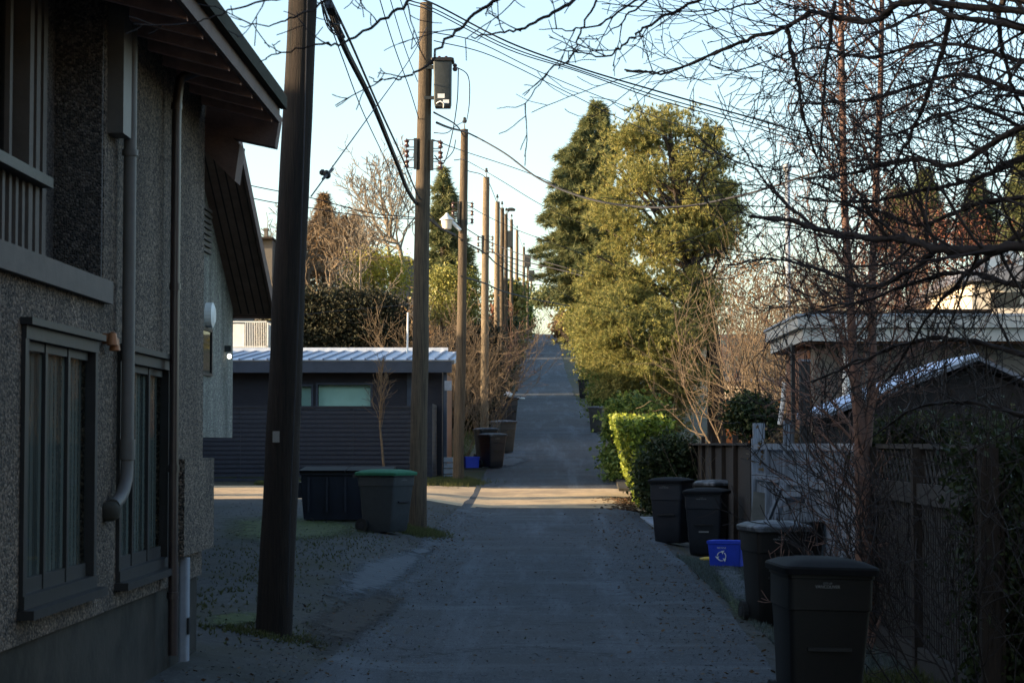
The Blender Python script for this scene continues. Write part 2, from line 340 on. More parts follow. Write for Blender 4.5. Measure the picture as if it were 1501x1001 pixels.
def tag(o, label=None, cat=None, group=None, kind=None):
    if label: o['label'] = label
    if cat: o['category'] = cat
    if group: o['group'] = group
    if kind: o['kind'] = kind
    return o
def dup(root, loc, rz, label, group=None, scale=1.0):
    def cp(o, par):
        c = o.copy(); COL.objects.link(c); c.parent = par
        for ch in list(o.children): cp(ch, c)
        return c
    r = cp(root, None); r.location = loc; r.rotation_euler.z = rz; r.scale = (scale,)*3; r['label'] = label
    if group: r['group'] = group
    return r

# ------------------------------------------------------------------ vegetation helpers
def unit(v): return v/(np.linalg.norm(v, axis=-1, keepdims=True)+1e-9)
def quads(P, size, rng, aspect=.6, flat=None):
    """leaf quads at P"""
    n = len(P); s = size*(.6+.8*rng.random(n))[:,None]
    a = unit(rng.normal(size=(n,3))); b = unit(np.cross(a, rng.normal(size=(n,3))))
    if flat is not None: a[:,2] *= flat; b[:,2] *= flat; a = unit(a); b = unit(b)
    V = np.stack([P-a*s, P+b*s*aspect, P+a*s, P-b*s*aspect], 1).reshape(-1,3)
    return V, np.arange(4*n).reshape(n,4)
def tufts(P, D, k, L, wd, rng, spread=1.0):
    """k thin needle triangles from each point P around direction D"""
    n = len(P); P = np.repeat(P, k, 0); D = np.repeat(D, k, 0)
    d = unit(D+rng.normal(size=(n*k,3))*spread*.6); l = L*(.6+.6*rng.random(n*k))[:,None]
    s = unit(np.cross(d, rng.normal(size=(n*k,3))))*wd
    V = np.stack([P-s, P+s, P+d*l], 1).reshape(-1,3)
    return V, np.arange(3*n*k).reshape(-1,3)
def rows_sampler(rows, d, depth=1.0, bias=.5):
    """crown given by rows (y_px, x0_px, x1_px) at distance d -> sampler of points in a body of that outline and real thickness"""
    rr = sorted([(W((a+b)/2, y, d).z, W(a, y, d).x, W(b, y, d).x) for y, a, b in rows])
    z = np.array([r[0] for r in rr]); x0 = np.array([r[1] for r in rr]); x1 = np.array([r[2] for r in rr])
    cdf_z = np.linspace(z[0], z[-1], 200); wd = np.interp(cdf_z, z, x1-x0); cdf = np.cumsum(wd); cdf /= cdf[-1]
    def f(n, rng):
        zz = np.interp(rng.random(n), cdf, cdf_z); th = rng.random(n)*2*math.pi; r = rng.random(n)**bias
        a = np.interp(zz, z, x0); b = np.interp(zz, z, x1); c = (a+b)/2; h = (b-a)/2
        cen = np.stack([c, np.full(n, float(d)), zz], 1)
        return np.stack([c+h*r*np.cos(th), d+depth*h*r*np.sin(th), zz], 1), cen
    return f
def crown(name, rows, d, m, parent, n_clump, per, sigma, size, seed, kind='quad', depth=1.0, bias=.45, aspect=.6, flat=None, L=.25, wd=.015, k=8, loc=None, lobes=None):
    rng = np.random.default_rng(seed); f = rows_sampler(rows, d, depth, bias); C, cen = f(n_clump, rng)
    if lobes: A, _ = f(lobes[0], rng); k_ = rng.integers(0, lobes[0], n_clump); C = A[k_]+unit(rng.normal(size=(n_clump,3)))*(rng.random(n_clump)**.5)[:,None]*lobes[1]*np.array((1,1,.62))*(.6+.8*rng.random(lobes[0]))[k_][:,None]
    sg = sigma*(.5+rng.random(n_clump))
    P = np.repeat(C, per, 0) + rng.normal(size=(n_clump*per,3))*np.repeat(sg, per)[:,None]*np.array((1,1,.7))
    if kind == 'quad': V, F = quads(P, size, rng, aspect, flat)
    else:
        D = unit(np.repeat(C-cen, per, 0)+np.array((0,0,.3))); V, F = tufts(P, D, k, L, wd, rng)
    return np_mesh(name, V, F, m, parent, loc)
def grow(mb, p, d, L, r, lvl, rng, wander=.25, up=.15, kids=(5,4,3), ratio=.5, ang=(30,65), n_side=(6,5,4,3), minr=.0035, taper=.25, start=.2):
    """a wandering branch with side branches; lvl 0 = the last generation"""
    n = max(4, min(10, int(L/.07)+3)) if L < 1.5 else max(6, min(14, int(L/.35)+3))
    pts = [np.array(p, float)]; dd = unit(np.array(d, float)); step = L/(n-1); dirs = [dd]
    for i in range(n-1):
        dd = unit(dd+rng.normal(size=3)*wander*.5+np.array((0,0,up*.3))); pts.append(pts[-1]+dd*step); dirs.append(dd)
    t = np.linspace(0, 1, n); rad = np.maximum(r*(1-(1-taper)*t), minr)
    mb.tube(pts, rad, n_side[min(3, 3-lvl)] if lvl <= 3 else 7, cap=False)
    if lvl == 0: return
    k = kids[min(len(kids)-1, len(kids)-lvl if lvl <= len(kids) else 0)]
    for j in range(k):
        u = start+(1-start)*(j+rng.random())/k; i = min(n-2, int(u*(n-1))); fr = u*(n-1)-i
        q = pts[i]*(1-fr)+pts[i+1]*fr; dv = dirs[i+1]; a = R(rng.uniform(*ang))
        s = unit(np.cross(dv, rng.normal(size=3))); nd = dv*math.cos(a)+s*math.sin(a)
        grow(mb, q, nd, L*ratio*(.6+.8*rng.random())*(1.15-.5*u), max(r*(1-(1-taper)*u)*.6, minr), lvl-1, rng, wander, up, kids, ratio, ang, n_side, minr, taper, .15)
def catmull(pts, per=6):
    P = [Vector(p) for p in pts]; P = [P[0]*2-P[1]]+P+[P[-1]*2-P[-2]]; out = []
    for i in range(1, len(P)-2):
        for k in range(per):
            t = k/per; a,b,c,e = P[i-1],P[i],P[i+1],P[i+2]
            out.append(.5*((2*b)+(c-a)*t+(2*a-5*b+4*c-e)*t*t+(3*b-a-3*c+e)*t**3))
    out.append(P[-2]); return out

# ------------------------------------------------------------------ the ground, the alley, the side lane
def sheet(name, xs, ys, lift, m, kind='structure', edge=None):
    X, Y = np.meshgrid(xs, ys); 
    if edge: X = edge(X, Y)
    Z = G(X, Y)+lift; V = np.stack([X, Y, Z], -1).reshape(-1,3); nx = len(xs); ny = len(ys)
    i = np.arange(nx*ny).reshape(ny, nx); F = np.stack([i[:-1,:-1], i[:-1,1:], i[1:,1:], i[1:,:-1]], -1).reshape(-1,4)
    o = np_mesh(name, V, F, m); o.data.polygons.foreach_set('use_smooth', [True]*len(o.data.polygons)); return tag(o, kind=kind)
ys_all = np.concatenate([np.arange(-60, 300, 1.0), np.linspace(300, 2000, 60)])
xs_all = np.concatenate([np.linspace(-900, -60, 12), np.arange(-55, -8, 3.0), np.arange(-8, 8.01, .4), np.arange(10, 56, 3.0), np.linspace(60, 900, 12)])
sheet('ground', xs_all, ys_all, 0, 'soil')
_er = np.random.default_rng(3); _ny = np.arange(-70, 320, .5)
_el = np.convolve(_er.normal(size=len(_ny)+8), np.hanning(9)/4.5, 'valid')*.11; _erx = np.convolve(_er.normal(size=len(_ny)+8), np.hanning(9)/4.5, 'valid')*.09
LX = np.interp(_ny, [-70,0,16,22,36,48,60,81,125,230,320], [-2,-2,-1.85,-1.9,-2.0,-1.85,-1.75,-1.6,-1.6,-1.55,-1.55])+_el[:len(_ny)]
RX = np.interp(_ny, [-70,0,16,22,28,36,48,60,81,125,230,320], [1.9,1.9,1.85,2.1,2.15,2.3,2.3,2.25,2.4,2.15,2.0,2.0])+_erx[:len(_ny)]
def road_edge(X, Y):
    l = np.interp(Y, _ny, LX); r = np.interp(Y, _ny, RX); return l+(r-l)*X
sheet('alley_road', np.linspace(0, 1, 15), np.arange(-40, 300, .5), .022, 'asphalt', edge=road_edge)
sheet('gravel_apron', np.linspace(-8, -1.2, 18), np.arange(4, 48.6, .5), .010, 'gravel', edge=lambda X, Y: X+(.14*np.sin(Y*1.3)+.1*np.sin(Y*3.7))*(X > -1.5))
sheet('side_lane', np.linspace(-60, -1.3, 90), np.arange(48.5, 57.1, .5), .014, 'sunpave')
sheet('sunlit_crossing', np.linspace(-1.6, 2.7, 12), np.concatenate([[48.7, 49.2], np.arange(49.5, 56.1, .5), [56.4]]), .032, 'sunpave')  # bright sheet laid where the band of sunlight crosses the alley
sheet('verge', np.linspace(1.7, 3.6, 8), np.arange(6, 48, .5), .006, 'gravel')
_rr = random.Random(5)
def patch(name, px_pts, m, lift, kind='stuff', label=None):
    P = [on_ground(*q) for q in px_pts]; c = sum(P, Vector())/len(P); P = catmull(P+[P[0]], 4)[:-1]
    V = []; fade = []; RN = 7
    for k in range(RN+1):
        t = k/RN
        for p in P:
            q = c.lerp(p, t*1.25); V.append((q.x, q.y, Gf(q.x, q.y)+lift)); fade.append(1-t*1.0)
    n = len(P); F = [(k*n+j, k*n+(j+1)%n, (k+1)*n+(j+1)%n, (k+1)*n+j) for k in range(RN) for j in range(n)]
    o = np_mesh(name, np.array(V), np.array(F), m); a = o.data.attributes.new('fade', 'FLOAT', 'POINT'); a.data.foreach_set('value', fade)
    return tag(o, label, None, None, kind)
patch('moss', [(300,758),(430,752),(560,768),(560,790),(470,800),(300,800)], 'moss', .030)
patch('moss', [(300,905),(350,898),(420,905),(350,925),(290,925)], 'moss', .034)
patch('moss', [(1040,835),(1070,830),(1110,900),(1085,925),(1065,895)], 'moss', .034)
patch('frost', [(1035,825),(1075,822),(1110,870),(1100,900),(1070,885)], 'frostpatch', .045)
patch('frost', [(500,830),(610,800),(650,800),(600,860),(520,900),(440,890)], 'frostpatch', .040)
patch('frost', [(590,810),(625,806),(640,812),(615,818)], 'frostpatch', .050)
patch('frost', [(700,676),(760,668),(785,676),(740,690)], 'frostpatch', .040)
patch('mud', [(420,915),(500,880),(560,860),(620,870),(560,930),(450,985)], 'mud', .036)

def litter(name, n, fx, fy, m, size, seed, label, lift=.03):
    rng = np.random.default_rng(seed); x = fx(rng, n); y = fy(rng, n); x = np.where(np.isnan(x), 0, x)
    P = np.stack([x, y, G(x, y)+lift+rng.random(n)*.01], 1); V, F = quads(P, size, rng, .7, .25)
    o = np_mesh(name, V, F, m); return tag(o, label, None, None, 'stuff')
litter('fallen_leaves', 1500, lambda r, n: 1.9+r.normal(size=n)*.55, lambda r, n: 9+38*r.random(n), 'litter', .022, 1, 'dead brown leaves along the right edge of the alley')
litter('fallen_leaves', 1300, lambda r, n: -1.9+r.normal(size=n)*.5, lambda r, n: 13+34*r.random(n), 'litter', .018, 2, 'dead leaves and grit along the left edge of the alley')
litter('fallen_leaves', 900, lambda r, n: 2.25+r.normal(size=n)*.3, lambda r, n: 48+r.random(n)*5, 'litter', .05, 3, 'orange dead leaves in the sunlight at the foot of the hedge')
litter('fallen_leaves', 600, lambda r, n: (r.random(n)-.5)*4.2, lambda r, n: 14+30*r.random(n), 'litter', .014, 4, 'scattered leaf bits on the open asphalt')
litter('gravel_stones', 9000, lambda r, n: -1.9-5*r.random(n)**1.5, lambda r, n: 14+33*r.random(n), mat('stones', (.11,.115,.125), (.06,.063,.068), 9, .9), .014, 5, 'loose gravel stones on the parking apron')
litter('road_grit', 9000, lambda r, n: (r.random(n)-.5)*4.2, lambda r, n: 13+26*r.random(n)**1.5, mat('pale_grit', (.15,.165,.18), (.07,.075,.08), 30, .9), .009, 6, 'pale grit worn loose from the asphalt')
litter('road_grit', 3500, lambda r, n: 1.75*np.sign(r.random(n)-.5)+r.normal(size=n)*.35, lambda r, n: 13+30*r.random(n), mat('dark_grit', (.02,.02,.02), (.035,.03,.027), 30, .9), .010, 7, 'dark dirt and grit gathered along both alley edges')
def grass(name, n, fx, fy, m, h, seed, label):
    rng = np.random.default_rng(seed); x = fx(rng, n); y = fy(rng, n); P = np.stack([x, y, G(x, y)+.01], 1)
    V, F = tufts(P, np.tile((0,0,1.), (n,1)), 5, h, .006, rng, .9); return tag(np_mesh(name, V, F, m), label, None, None, 'stuff')
grass('frosted_grass', 3500, lambda r, n: 2.25+1.1*r.random(n), lambda r, n: 18+16*r.random(n), 'frostgrass', .07, 11, 'frosted grass on the verge beside the bins')
grass('grass', 1500, lambda r, n: -3.4+r.normal(size=n)*1.3*np.sin(np.arange(n)*.01), lambda r, n: 17+20*(np.arange(n)//60*.618%1)+r.normal(size=n)*.35, 'grass', .04, 18, 'short weeds and moss tufts across the gravel apron')
grass('grass', 350, lambda r, n: -2.4+r.normal(size=n)*.3, lambda r, n: 18.3+r.normal(size=n)*.22, 'grass', .05, 19, 'weeds at the foot of the nearest pole')
grass('grass', 1500, lambda r, n: -2.3+r.normal(size=n)*.25, lambda r, n: 37.2+r.normal(size=n)*.5, 'grass', .13, 12, 'grass tuft around the second utility pole')
grass('grass', 3000, lambda r, n: -2.6+r.normal(size=n)*.4, lambda r, n: 58.6+r.normal(size=n)*.7, 'grass', .16, 13, 'green grass around the third pole by the garage fence')
grass('grass', 5000, lambda r, n: -8+5.6*r.random(n), lambda r, n: 57.4+r.random(n)*1.2, 'grass', .12, 14, 'grass strip in front of the dark slatted fence')
grass('grass', 5000, lambda r, n: -3.8+1.4*r.random(n), lambda r, n: 62+90*r.random(n), 'grass', .2, 15, 'rough grass along the left verge further up')
grass('grass', 2500, lambda r, n: 2.7+.5*r.random(n), lambda r, n: 55+90*r.random(n), 'grass', .2, 16, 'rough grass along the right verge further up')
grass('grass', 1500, lambda r, n: 2.7+.7*r.random(n), lambda r, n: 8+10*r.random(n), 'grass', .12, 17, 'sparse dark grass under the near fence')
kb = MB(); kb.beam(on_ground(952,762)+Vector((0,0,.03)), on_ground(990,786)+Vector((0,0,.03)), .42, .10)
tag(kb.build('concrete_pad', 'sheath'), 'pale concrete slab edge at the road beside the rear right bins', 'slab')
kb = MB(); kb.beam(on_ground(921,722)+Vector((-.1,0,.05)), on_ground(908,702)+Vector((0,0,.05)), .3, .14)
tag(kb.build('concrete_kerb', 'concrete'), 'short pale concrete kerb at the foot of the sunlit hedge', 'kerb')

# ------------------------------------------------------------------ the near left house
XW = -2.7
H = thing('stucco_house', 'near pebble-dash house with wide eaves, dark windows and drainpipes', 'house', (-6, 10, .2))
def wall_x(mb, x0, x1, y0, y1, z0, z1, holes):
    """a wall slab between x0 and x1 with rectangular openings (y0,y1,z0,z1)"""
    ysx = sorted({y0, y1, *[h[0] for h in holes], *[h[1] for h in holes]}); 
    for a, b in zip(ysx[:-1], ysx[1:]):
        hs = sorted([h for h in holes if h[0] <= a and h[1] >= b], key=lambda h: h[2]); z = z0
        for h in hs:
            if h[2] > z: mb.box((x0,a,z), (x1,b,h[2]))
            z = h[3]
        if z < z1: mb.box((x0,a,z), (x1,b,z1))
W1 = (10.62, 12.38, 1.04, 2.52); W2 = (13.05, 14.82, 1.02, 2.50); W0 = (7.6, 9.6, 1.04, 2.52)
mb = MB(); wall_x(mb, -2.95, XW, 4, 16.4, .86, 2.78, [W0, W1, W2]); wall_x(mb, -3.4, XW, 12.6, 16.4, 2.78, 4.68, [])
mb.box((-10, 16.15, .1), (-2.95, 16.4, 5.0)); mb.box((-10, 4, .1), (-2.95, 4.25, 5.0)); mb.box((-10.2, 4, .1), (-10, 16.4, 6))
mb.build('wall', 'pebbledash', H)
mb = MB(); mb.box((-3.4, 12.55, 2.88), (-2.705, 12.597, 4.8)); mb.box((-3.5, 12.12, 2.88), (-3.0, 12.55, 4.8)); mb.build('recess_wall', 'pebbleshade', H)
mb = MB(); mb.box((-3.0, 4, -.3), (-2.735, 16.38, .86)); mb.build('foundation', 'concrete', H)
mb = MB(); mb.box((-2.82, 15.0, 1.08), (-2.6, 16.36, 1.79)); mb.build('stucco_boxing', 'pebbledash', H)
mb = MB(); mb.box((-3.45, 4, 2.785), (-2.655, 12.62, 2.885)); mb.box((-2.69, 4, 2.765), (-2.648, 12.66, 2.905)); mb.build('balcony_board', 'trim', H)
# roof: eave at X -2.06
mb = MB()
sl = .3
def rz(x): return 4.66+(-2.06-x)*sl
mb.prism([(-2.09, rz(-2.09)+.02), (-8, rz(-8)+.02), (-14, rz(-8)-.6), (-14, rz(-8)-.5), (-8, rz(-8)+.16), (-2.06, rz(-2.06)+.08)], 'y', 3, 16.38)
roof = mb.build('roof', 'shingle', H)
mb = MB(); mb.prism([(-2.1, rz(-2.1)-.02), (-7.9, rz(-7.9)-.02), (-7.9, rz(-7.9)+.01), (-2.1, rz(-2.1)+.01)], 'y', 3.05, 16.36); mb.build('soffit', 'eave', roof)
mb = MB(); mb.box((-2.13, 3, 4.49), (-2.095, 16.40, 4.63)); mb.build('fascia_board', 'fascia', roof)
mb = MB(); mb.box((-2.09, 3, 4.60), (-2.04, 16.42, 4.705)); mb.build('gutter', 'gutter', roof)
mb = MB()
for i in range(24):
    y = 16.2-i*.56; mb.prism([(-2.14, 4.47), (-2.14, 4.63), (-3.2, 4.97), (-3.2, 4.74)], 'y', y, y+.06)
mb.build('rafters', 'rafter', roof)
for i in range(24):
    y = 16.2-i*.56
mb = MB(); mb.prism([(-2.7, 4.42), (-2.14, 4.30), (-2.10, 4.56), (-2.16, 4.62), (-2.7, 4.78)], 'y', 16.45, 16.62); mb.build('end_beam', 'fascia', roof)
mb = MB(); mb.prism([(-2.72, 4.28), (-2.46, 4.02), (-2.42, 4.32), (-2.7, 4.55)], 'y', 16.42, 16.72); mb.build('knee_brace', 'fascia', roof)
# lower windows
def lower_window(y0, y1, z0, z1, name='window'):
    mb = MB(); t = .07
    for a, b in (((-2.74,y0,z1-t),(-2.672,y1,z1)), ((-2.74,y0,z0),(-2.668,y1,z0+t)), ((-2.74,y0,z0+t),(-2.676,y0+t,z1-t)), ((-2.74,y1-t,z0+t),(-2.676,y1,z1-t))): mb.box(a, b)
    f = mb.build(name, 'frame', H)
    mb = MB(); w3 = (y1-y0-2*t)/3
    for i in (1, 2): y = y0+t+w3*i; mb.box((-2.735,y-.024,z0+t), (-2.712,y+.024,z1-t))
    for i in range(3):
        a = y0+t+w3*i+.03; b = a+w3-.06
        mb.box((-2.735,a,z1-t-.05), (-2.718,b,z1-t)); mb.box((-2.735,a,z0+t), (-2.718,b,z0+t+.08))
    mb.build('mullion', 'frame', f)
    mb = MB(); mb.add([(-2.728,y0+t,z0+t),(-2.728,y1-t,z0+t),(-2.728,y1-t,z1-t),(-2.728,y0+t,z1-t)], [(0,1,2,3)]); mb.build('pane', 'glass', f)
    mb = MB(); N = 60
    for i in range(N):
        a = y0+t+(y1-y0-2*t)*i/N; b = y0+t+(y1-y0-2*t)*(i+1)/N; dx = .0025*math.sin(i*1.9)
        mb.add([(-2.765+dx,a,z0+.09),(-2.765-dx,b,z0+.09),(-2.765-dx,b,z1),(-2.765+dx,a,z1)], [(0,1,2,3)])
    mb.build('curtain', 'curtain', f)
    mb = MB(); mb.box((-3.3,y0,z0), (-3.25,y1,z1)); mb.build('dark_backing', 'room', f)
    mb = MB(); mb.box((-2.70,y0-.03,z0-.05), (-2.61,y1+.03,z0-.002)); mb.build('sill', 'frame', f)
    mb = MB(); mb.box((-2.70,y0-.03,z1+.002), (-2.635,y1+.03,z1+.04)); mb.build('head_trim', 'frame', f)
for q in (W0, W1, W2): lower_window(*q)
# upper window with slatted apron
mb = MB()
for y in (12.02, 11.86, 11.70): mb.box((-3.06,y-.045,2.89), (-2.93,y+.045,4.85))
mb.box((-3.08,11.44,3.47), (-2.99,11.50,4.85))
uw = mb.build('upper_window', 'trim', H)
mb = MB(); mb.box((-3.03,4.3,3.47), (-3.02,11.62,4.85)); mb.build('pane', 'dglass', uw)
mb = MB(); mb.box((-3.5,4.3,2.9), (-3.45,12.1,4.85)); mb.build('dark_backing', 'room', uw)
mb = MB(); mb.box((-3.05,4.3,3.40), (-2.86,11.95,3.46)); mb.build('sill_rail', 'frame', uw)
for i in range(16):
    y = 11.58-i*.145; mb = MB(); mb.box((-3.0,y-.028,2.89), (-2.94,y+.028,3.40)); mb.build('baluster', 'trim', uw)
mb = MB(); mb.box((-3.06,4.3,2.89), (-3.02,12.0,3.40)); mb.build('apron_panel', 'frame', uw)
# pipes
mb = MB(); px = -2.62
mb.tube(catmull([(px,13.0,4.9),(px,13.0,3.3),(px,13.0,1.95),(px,13.0,1.78),(px,12.96,1.66),(px-.01,12.86,1.57),(px-.03,12.74,1.52)], 5), .042, 12)
mb.cyl((px,13.0,1.80), (px,13.0,1.93), .05); mb.cyl((px,13.0,3.74), (px,13.0,3.78), .052)
mb.build('grey_drainpipe', 'pipe', H, True, auto=40)
mb = MB(); mb.lathe((-2.68,12.72,1.46), [(.03,-.04),(.07,-.02),(.08,.04),(.05,.08)], 12); mb.build('pipe_funnel', 'concrete', H, True)
mb = MB(); mb.box((-2.70,12.68,3.84), (-2.60,12.93,4.75)); mb.build('cable_duct', 'pipe', H)
mb = MB(); mb.tube(catmull([(-2.12,14.75,4.60),(-2.3,14.7,4.62),(-2.52,14.62,4.56),(-2.6,14.6,4.42),(-2.61,14.6,3.6),(-2.61,14.6,2.0),(-2.61,14.62,.4)], 5), .035, 10)
for z in (4.3, 3.0, 1.7, .8): mb.cyl((-2.61,14.6,z), (-2.61,14.6,z+.05), .042)
mb.build('dark_downspout', 'darkpipe', H, True, auto=40)
mb = MB(); mb.loft([(.30,-2.63,15.2,.035,.055,.02),(1.06,-2.63,15.2,.035,.055,.02)]); sh = mb.build('pale_conduit', 'sheath', H)
mb = MB(); mb.box((-2.60,15.14,.50), (-2.585,15.24,.62)); mb.build('conduit_plate', 'black', sh)
mb = MB(); mb.cyl((-2.7,12.62,2.55), (-2.66,12.62,2.55), .035)
for dy, dz in ((-.05,0),(.06,-.03)):
    mb.lathe((-2.635,12.62+dy*.6,2.53+dz), [(.012,.06),(.025,.05),(.03,.015),(.036,-.02),(.03,-.025)], 12)
mb.build('brass_floodlight', 'brass', H, True, auto=40)

# ------------------------------------------------------------------ the second left house: gable to the alley
H2 = thing('gabled_house', 'pale stucco house whose steep gable overhangs the alley behind the first', 'house', (-10, 27, .3))
X2 = -5.0; RD = 27.0
def g2(y): return 7.55-abs(y-RD)*.55
mb = MB(); mb.prism([(20.9,2.0),(33.3,2.0),(33.3,g2(33.3)),(RD,g2(RD)),(20.9,g2(20.9))], 'x', -16, X2); mb.build('upper_wall', 'pebblefine', H2)
mb = MB(); mb.box((-15.8,21.2,-.3), (-7.5,33.0,2.0)); mb.build('lower_wall', 'shedwall', H2)
mb = MB(); o_ = .03
mb.prism([(20.0,g2(20.0)+o_),(RD,g2(RD)+o_),(33.5,g2(33.5)+o_),(33.5,g2(33.5)+.17),(RD,g2(RD)+.19),(20.0,g2(20.0)+.17)], 'x', -16.4, -4.37); r2 = mb.build('roof', 'shingle', H2)
mb = MB(); mb.prism([(RD,g2(RD)),(33.45,g2(33.45)),(33.45,g2(33.45)+.025),(RD,g2(RD)+.025)], 'x', X2, -4.40); mb.build('soffit', 'planks', r2)
mb = MB()
for i in range(1, 5):
    x = X2+i*.125-.02; mb.prism([(RD,g2(RD)-.006),(33.4,g2(33.4)-.006),(33.4,g2(33.4)+.001),(RD,g2(RD)+.001)], 'x', x, x+.022)
mb.build('soffit_grooves', 'groove', r2)
mb = MB()
for a in (-1, 1): mb.prism([(RD,g2(RD)-.06),(RD+a*6.5,g2(RD+a*6.5)-.06),(RD+a*6.5,g2(RD+a*6.5)+.2),(RD,g2(RD)+.2)], 'x', -4.37, -4.33)
mb.build('barge_board', 'fascia', r2)
mb = MB(); mb.box((-16,33.51,g2(33.5)-.02), (-4.34,33.55,g2(33.5)+.16)); mb.build('eave_trim', 'fascia', r2)
mb = MB()
for i in range(8): mb.beam((X2+.02,29.7,4.78+i*.09), (X2+.02,30.85,4.78+i*.09), .05, .045)
mb.build('louvre_vent', 'trim', H2)
mb = MB(); mb.box((X2-.02,29.9,2.95), (X2+.012,31.0,3.60)); w_ = mb.build('window', 'dglass', H2)
mb = MB()
for a, b in (((X2,29.86,2.92),(X2+.03,31.06,2.965)), ((X2,29.86,3.59),(X2+.03,31.06,3.635)), ((X2,31.0,2.965),(X2+.03,31.06,3.59))): mb.box(a, b)
mb.build('frame', 'frame', w_)
mb = MB(); mb.tube([(X2,30.62,3.83),(X2+.10,30.62,3.83),(X2+.13,30.62,3.83)], [.19,.19,.12], 20); mb.build('round_wall_plate', 'white', H2)
mb = MB(); mb.box((X2,32.42,3.36), (X2+.10,32.52,3.46)); lp = mb.build('wall_lamp', 'steel', H2)
mb = MB(); mb.lathe((X2+.07,32.47,3.28), [(.012,-.03),(.032,-.015),(.036,.02),(.02,.05)], 12); mb.build('bulb', 'lamp', lp, True)

# ------------------------------------------------------------------ unseen houses added further left, outside the frame, to shade the alley
def plain_house(name, label, x0, x1, y0, y1, ze, zr, wm='stuccow', rm='shingle', ax='y', zb=None):
    zb = (Gf(-5,(y0+y1)/2)-.6) if zb is None else zb
    t = thing(name, label, 'house', ((x0+x1)/2,(y0+y1)/2,zb))
    MB().box((x0,y0,zb), (x1,y1,ze)).build('wall', wm, t); xm = (x0+x1)/2
    if ax == 'y':
        MB().prism([(x0-.5,ze),(xm,zr),(x1+.5,ze),(x1+.5,ze+.15),(xm,zr+.15),(x0-.5,ze+.15)], 'y', y0-.4, y1+.4).build('roof', rm, t)
        MB().prism([(x0,ze+.005),(xm,zr-.05),(x1,ze+.005)], 'y', y0, y1).build('gable_wall', wm, t)
    else:
        ym = (y0+y1)/2; MB().prism([(y0-.5,ze),(ym,zr),(y1+.5,ze),(y1+.5,ze+.15),(ym,zr+.15),(y0-.5,ze+.15)], 'x', x0-.4, x1+.4).build('roof', rm, t)
        MB().prism([(y0,ze+.005),(ym,zr-.05),(y1,ze+.005)], 'x', x0, x1).build('gable_wall', wm, t)
    for i, yy in enumerate(np.linspace(y0+1.5, y1-1.5, 3)):
        for zz in (zb+1.9, zb+4.2):
            if zz+1.1 < ze:
                f = MB().box((x1,yy-.6,zz), (x1+.04,yy+.6,zz+1.1)).build('window', 'white', t); MB().box((x1+.03,yy-.52,zz+.08), (x1+.045,yy+.52,zz+1.02)).build('pane', 'dglass', f)
    return t
plain_house('brown_shade_house', 'unseen brown house added behind the gabled house to cast shade', -15, -9, 34.9, 46.9, 6.2, 8.4)  # unseen, added to shade the alley up to the sunlit band
plain_house('grey_shade_house', 'unseen grey house added far left beyond the parking apron to cast shade', -36, -24, 17.5, 40.8, 8.8, 11.8)  # unseen bulk added far left to hold back the low sun
plain_house('corner_shade_house', 'unseen house added left of the garage to shade it and its fence', -28, -17, 53.9, 62, 7.0, 8.9)  # unseen, added to keep the sun off the slat fence and garage
plain_house('low_shade_house', 'unseen low house added left of the first house to cast shade', -22, -12.5, -14, 20.0, 6.1, 7.95)  # unseen, added and lengthened to close a sun gap by the first pole

# ------------------------------------------------------------------ the dark garage and its slatted fence
GY = 62.0; gz = Gf(-5, GY)
GA = thing('flat_roofed_garage', 'charcoal garage with frosted standing-seam roof and pale green windows', 'garage', (-8, GY+3, gz))
def gx(px, d=GY): return W(px, 600, d).x
def gzz(py, d=GY): return W(500, py, d).z
xr = gx(648); zt = gzz(546)
mb = MB(); wins = [(gx(441), gx(456), gzz(596), gzz(566)), (gx(466), gx(543), gzz(598), gzz(564))]
xsx = sorted({-16, xr, *[a for q in wins for a in q[:2]]})
for a, b in zip(xsx[:-1], xsx[1:]):
    h = [q for q in wins if q[0] <= a and q[1] >= b]
    if h: mb.box((a,GY,gz-.5), (b,GY+.2,h[0][2])); mb.box((a,GY,h[0][3]), (b,GY+.2,zt))
    else: mb.box((a,GY,gz-.5), (b,GY+.2,zt))
mb.box((xr-.2,GY+.2,gz-.5), (xr,GY+6,zt)); mb.box((-16,GY+6,gz-.5), (xr,GY+6.2,zt))
mb.build('wall', 'garage', GA)
for a, b, c, e in wins:
    f = MB()
    f.box((a-.06,GY-.04,c-.06), (b+.06,GY-.002,c)); f.box((a-.06,GY-.04,e), (b+.06,GY-.002,e+.06)); f.box((a-.06,GY-.04,c), (a,GY-.002,e)); f.box((b,GY-.04,c), (b+.06,GY-.002,e))
    fo = f.build('window', 'gfascia', GA); MB().box((a,GY+.06,c), (b,GY+.065,e)).build('pane', 'glass', fo); MB().box((a-.1,GY+.22,c-.1), (b+.1,GY+.24,e+.1)).build('blind', 'blind', fo)
MB().box((-16.3,GY-.7,gzz(546,GY-.7)), (gx(662,GY-.7),GY-.62,gzz(528,GY-.7))).build('fascia_board', 'gfascia', GA)
yz0, yz1 = gzz(527.5,GY-.75), gzz(512,GY+4)
mb = MB(); mb.prism([(GY-.75,yz0),(GY+5.8,yz1),(GY+5.8,yz1-.12),(GY-.6,yz0-.12)], 'x', -16.4, gx(666,GY-.7)); gr = mb.build('roof', 'roofmet', GA)
mb = MB()
for i in range(34):
    x = gx(660)-i*.42
    if x > -16.3: mb.beam((x,GY-.77,yz0+.02), (x,GY+5.8,yz1+.02), .05, .06)
mb.build('roof_seams', 'roofseam', gr)
MB().box((-16.4,GY+5.8,yz1-.1), (gx(655,GY+5),GY+5.9,yz1+.14)).build('ridge_cap', 'roofmet', gr)
mb = MB(); mb.box((xr+.02,GY+.6,gz-.3), (xr+.06,GY+5.5,zt)); mb.build('cedar_panel', 'cedar', GA)
